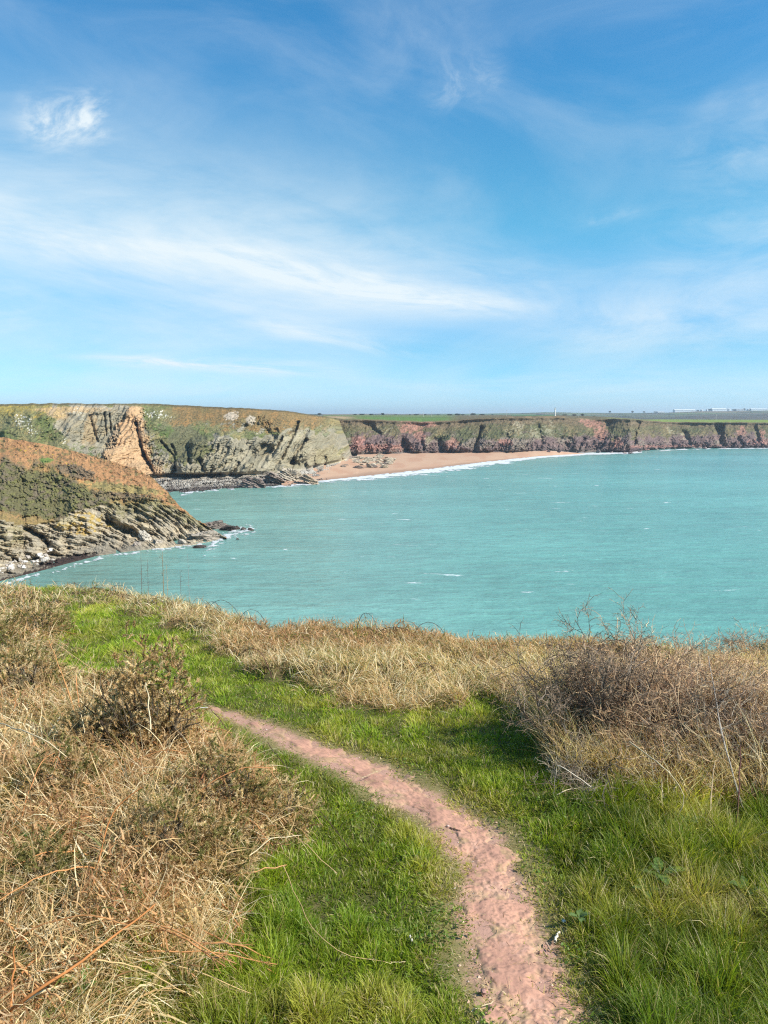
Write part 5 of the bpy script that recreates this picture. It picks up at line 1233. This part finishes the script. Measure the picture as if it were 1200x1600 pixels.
for i, (px_, D_, k) in enumerate(spots):
    t = protos[k] if k not in used else copy_tree(protos[k]); used.add(k)
    q_ = random.uniform(.45, 1.0); t.location = land_pt(px_, D_) - np.array([0, 0, 1.5 * q_]); t.rotation_euler = (0, 0, i * 1.3); t.scale = (q_ * random.uniform(1.0, 2.2), q_ * 1.3, q_ * .9)
    tag(t, {500: "lone round tree on the skyline where the grey cliff top meets the green field", 908: "tall dark tree standing clear on the skyline right of the pale tower"}.get(px_, "small dark tree in the hedge line on the far skyline"), "tree", "trees on the far skyline" if px_ not in (500, 908) else None)
M_white = vcol_material("white_paint", .6, .3)
def box(mb, c, s, col):
    x, y, z = np.array(s) / 2.; V = np.array([(sx * x, sy * y, sz * z) for sx in (-1, 1) for sy in (-1, 1) for sz in (-1, 1)]) + np.array(c)
    mb.add(V, np.array([(0, 1, 3, 2), (4, 6, 7, 5), (0, 4, 5, 1), (2, 3, 7, 6), (0, 2, 6, 4), (1, 5, 7, 3)]), np.array(col))
# pale tapered tower on the cliff-top field
b0 = land_pt(865, 1250); root = empty("beacon_tower", b0); tag(root, "pale slender tower standing on the field behind the red cliff", "tower")
mb = MB(); k = 8; zz = np.linspace(-1, 11, k); rr = np.linspace(1.2, .8, k); V, q, C = tubes(np.stack([0 * zz, 0 * zz, zz], -1)[None], rr[None], 8, (np.zeros((1, 3)) + np.array([.72, .68, .58]))); mb.add(V, q, C); obj("shaft", mb.mesh("tower_shaft", True), M_white, root)
mb = MB(); box(mb, (0, 0, 11.2), (2.4, 2.4, .5), (.6, .58, .5)); box(mb, (0, 0, 12.2), (1.2, 1.2, 1.5), (.66, .64, .55)); obj("lantern", mb.mesh("tower_lantern"), M_white, root)
mb = MB(); box(mb, (0, 0, 13.1), (1.5, 1.5, .35), (.25, .24, .22)); obj("cap", mb.mesh("tower_cap"), M_white, root)
proto = None
for px_, D_, lb in [(661, 1300, "pale pole in the green field, leftmost of the poles behind the beach"), (674, 1250, "pale pole in the green field just right of the leftmost pole"), (733, 1200, "pale pole on the brown field behind the beach, third from the left"), (790, 1200, "thin pole on the field a little left of the tall thin mast"), (845, 1250, "tall thin mast left of the pale tower"), (902, 1100, "thin pole right of the pale tower"), (1115, 1120, "lone pale pole in the bright green field at the far right")]:
    b0 = land_pt(px_, D_)
    if proto is None:
        proto = empty("utility_pole", b0); mb = MB(); zz = np.linspace(-1, 9, 5); V, q, C = tubes(np.stack([0 * zz, 0 * zz, zz], -1)[None], np.linspace(.24, .16, 5)[None], 6, np.zeros((1, 3)) + np.array([.62, .58, .52])); mb.add(V, q, C); obj("pole", mb.mesh("pole_shaft", True), M_white, proto)
        mb = MB(); box(mb, (0, 0, 8.4), (2.0, .18, .18), (.5, .46, .4)); obj("crossarm", mb.mesh("pole_crossarm"), M_white, proto); t = proto
    else: t = copy_tree(proto)
    t.location = b0
    if px_ == 845: t.scale = (.8, .8, 1.5)
    tag(t, lb, "utility pole", "poles in the far fields")
# industrial sheds and tanks on the hill at the right
def hill_pt(px, py, D):
    D = 4120.0; i = int(round((px + 500) / 2.5)); k = int(round((D - 1900) / 2300 * (nh - 1)))
    return np.array([(px - 600) / F * D, D, hillG[i, k, 2]])
def shed(px, py, D, wpx, hpx, label, col=(.74, .76, .76)):
    b0 = hill_pt(px, py, D); W_, H_ = wpx / F * 4120, hpx / F * 4120 * 1.2
    root = empty("shed", b0); tag(root, label, "shed", "sheds on the far hill")
    mb = MB(); box(mb, (0, 0, H_ * .35 - 2), (W_, 30, H_ * .7 + 4), col); obj("wall", mb.mesh("shed_wall"), M_white, root)
    mb = MB(); V = np.array([(-W_ / 2 - .8, -15.8, H_ * .7), (W_ / 2 + .8, -15.8, H_ * .7), (W_ / 2 + .8, 0, H_), (-W_ / 2 - .8, 0, H_), (W_ / 2 + .8, 15.8, H_ * .7), (-W_ / 2 - .8, 15.8, H_ * .7)]); mb.add(V, np.array([(0, 1, 2, 3), (3, 2, 4, 5)]), np.array(col) * .82); obj("roof", mb.mesh("shed_roof"), M_white, root)
    return root
shed(1065, 646.2, 3900, 32, 3.4, "long low white shed, leftmost on the far hill")
shed(1118, 646.8, 3850, 22, 3.6, "white shed in the middle of the far hill")
shed(1180, 645.8, 3950, 26, 2.6, "pale shed near the right edge of the far hill")
shed(1150, 645.2, 4000, 12, 2.4, "small grey shed right of the middle white shed", (.5, .52, .53))
shed(1028, 647.2, 3900, 10, 1.8, "tiny pale shed farthest left on the far hill", (.6, .6, .58))
def tank(px, py, D, wpx, hpx, label):
    b0 = hill_pt(px, py, D); r_, H_ = wpx / F * 4120 / 2, hpx / F * 4120 * 1.2
    root = empty("storage_tank", b0); tag(root, label, "tank", "tanks on the far hill"); mb = MB(); zz = np.array([-6, H_ * .5, H_]); V, q, C = tubes(np.stack([0 * zz, 0 * zz, zz], -1)[None], np.full((1, 3), r_), 18, np.zeros((1, 3)) + np.array([.55, .57, .58])); mb.add(V, q, C); obj("shell", mb.mesh("tank_shell", True), M_white, root)
    mb = MB(); zz = np.array([H_, H_ + r_ * .12, H_ + r_ * .2]); V, q, C = tubes(np.stack([0 * zz, 0 * zz, zz], -1)[None], np.array([[r_ * 1.02, r_ * .6, .1]]), 18, np.zeros((1, 3)) + np.array([.66, .68, .68])); mb.add(V, q, C); obj("roof", mb.mesh("tank_roof", True), M_white, root)
for px_, wp, hp, lb in [(1092, 4, 2.2, "small tank just right of the long white shed"), (1100, 3, 2.6, "narrow tank between the two largest white sheds"), (1134, 5, 3.0, "wide pale tank right of the middle white shed"), (1164, 4, 2.2, "small tank left of the rightmost pale shed"), (1197, 5, 3.0, "pale tank at the right edge of the view")]:
    tank(px_, 645.9, 3880, wp, hp, lb)
hill_tree = None
for i, px_ in enumerate([1052, 1086, 1104, 1141, 1146, 1158, 1168, 1190, 985, 1003, 1020, 950]):
    t = copy_tree(protos[i % 3]); t.location = hill_pt(px_, 646.4 if px_ > 1030 else 647.0, 3750); t.scale = (1.5, 1.5, 1.3)
    tag(t, "dark tree among the sheds and tanks on the far hill" if px_ > 1030 else "dark tree on the far hill left of the sheds", "tree", "trees among the far sheds" if px_ > 1030 else "trees left of the far sheds")

# ---- the air over the bay ----------------------------------------------------------------------
if HAZE > 0:
    m, N = material("haze_air"); out = N.n('ShaderNodeOutputMaterial'); pv = N.n('ShaderNodeVolumePrincipled'); pv.inputs['Color'].default_value = (.80, .90, 1, 1); pv.inputs['Density'].default_value = HAZE
    pv.inputs['Anisotropy'].default_value = .3
    N.l(pv.outputs[0], out.inputs['Volume'])
    mb = MB(); box(mb, (0, 5600, 60), (26000, 23000, 132), (1, 1, 1)); tag(obj("haze", mb.mesh("haze"), m), kind="stuff")
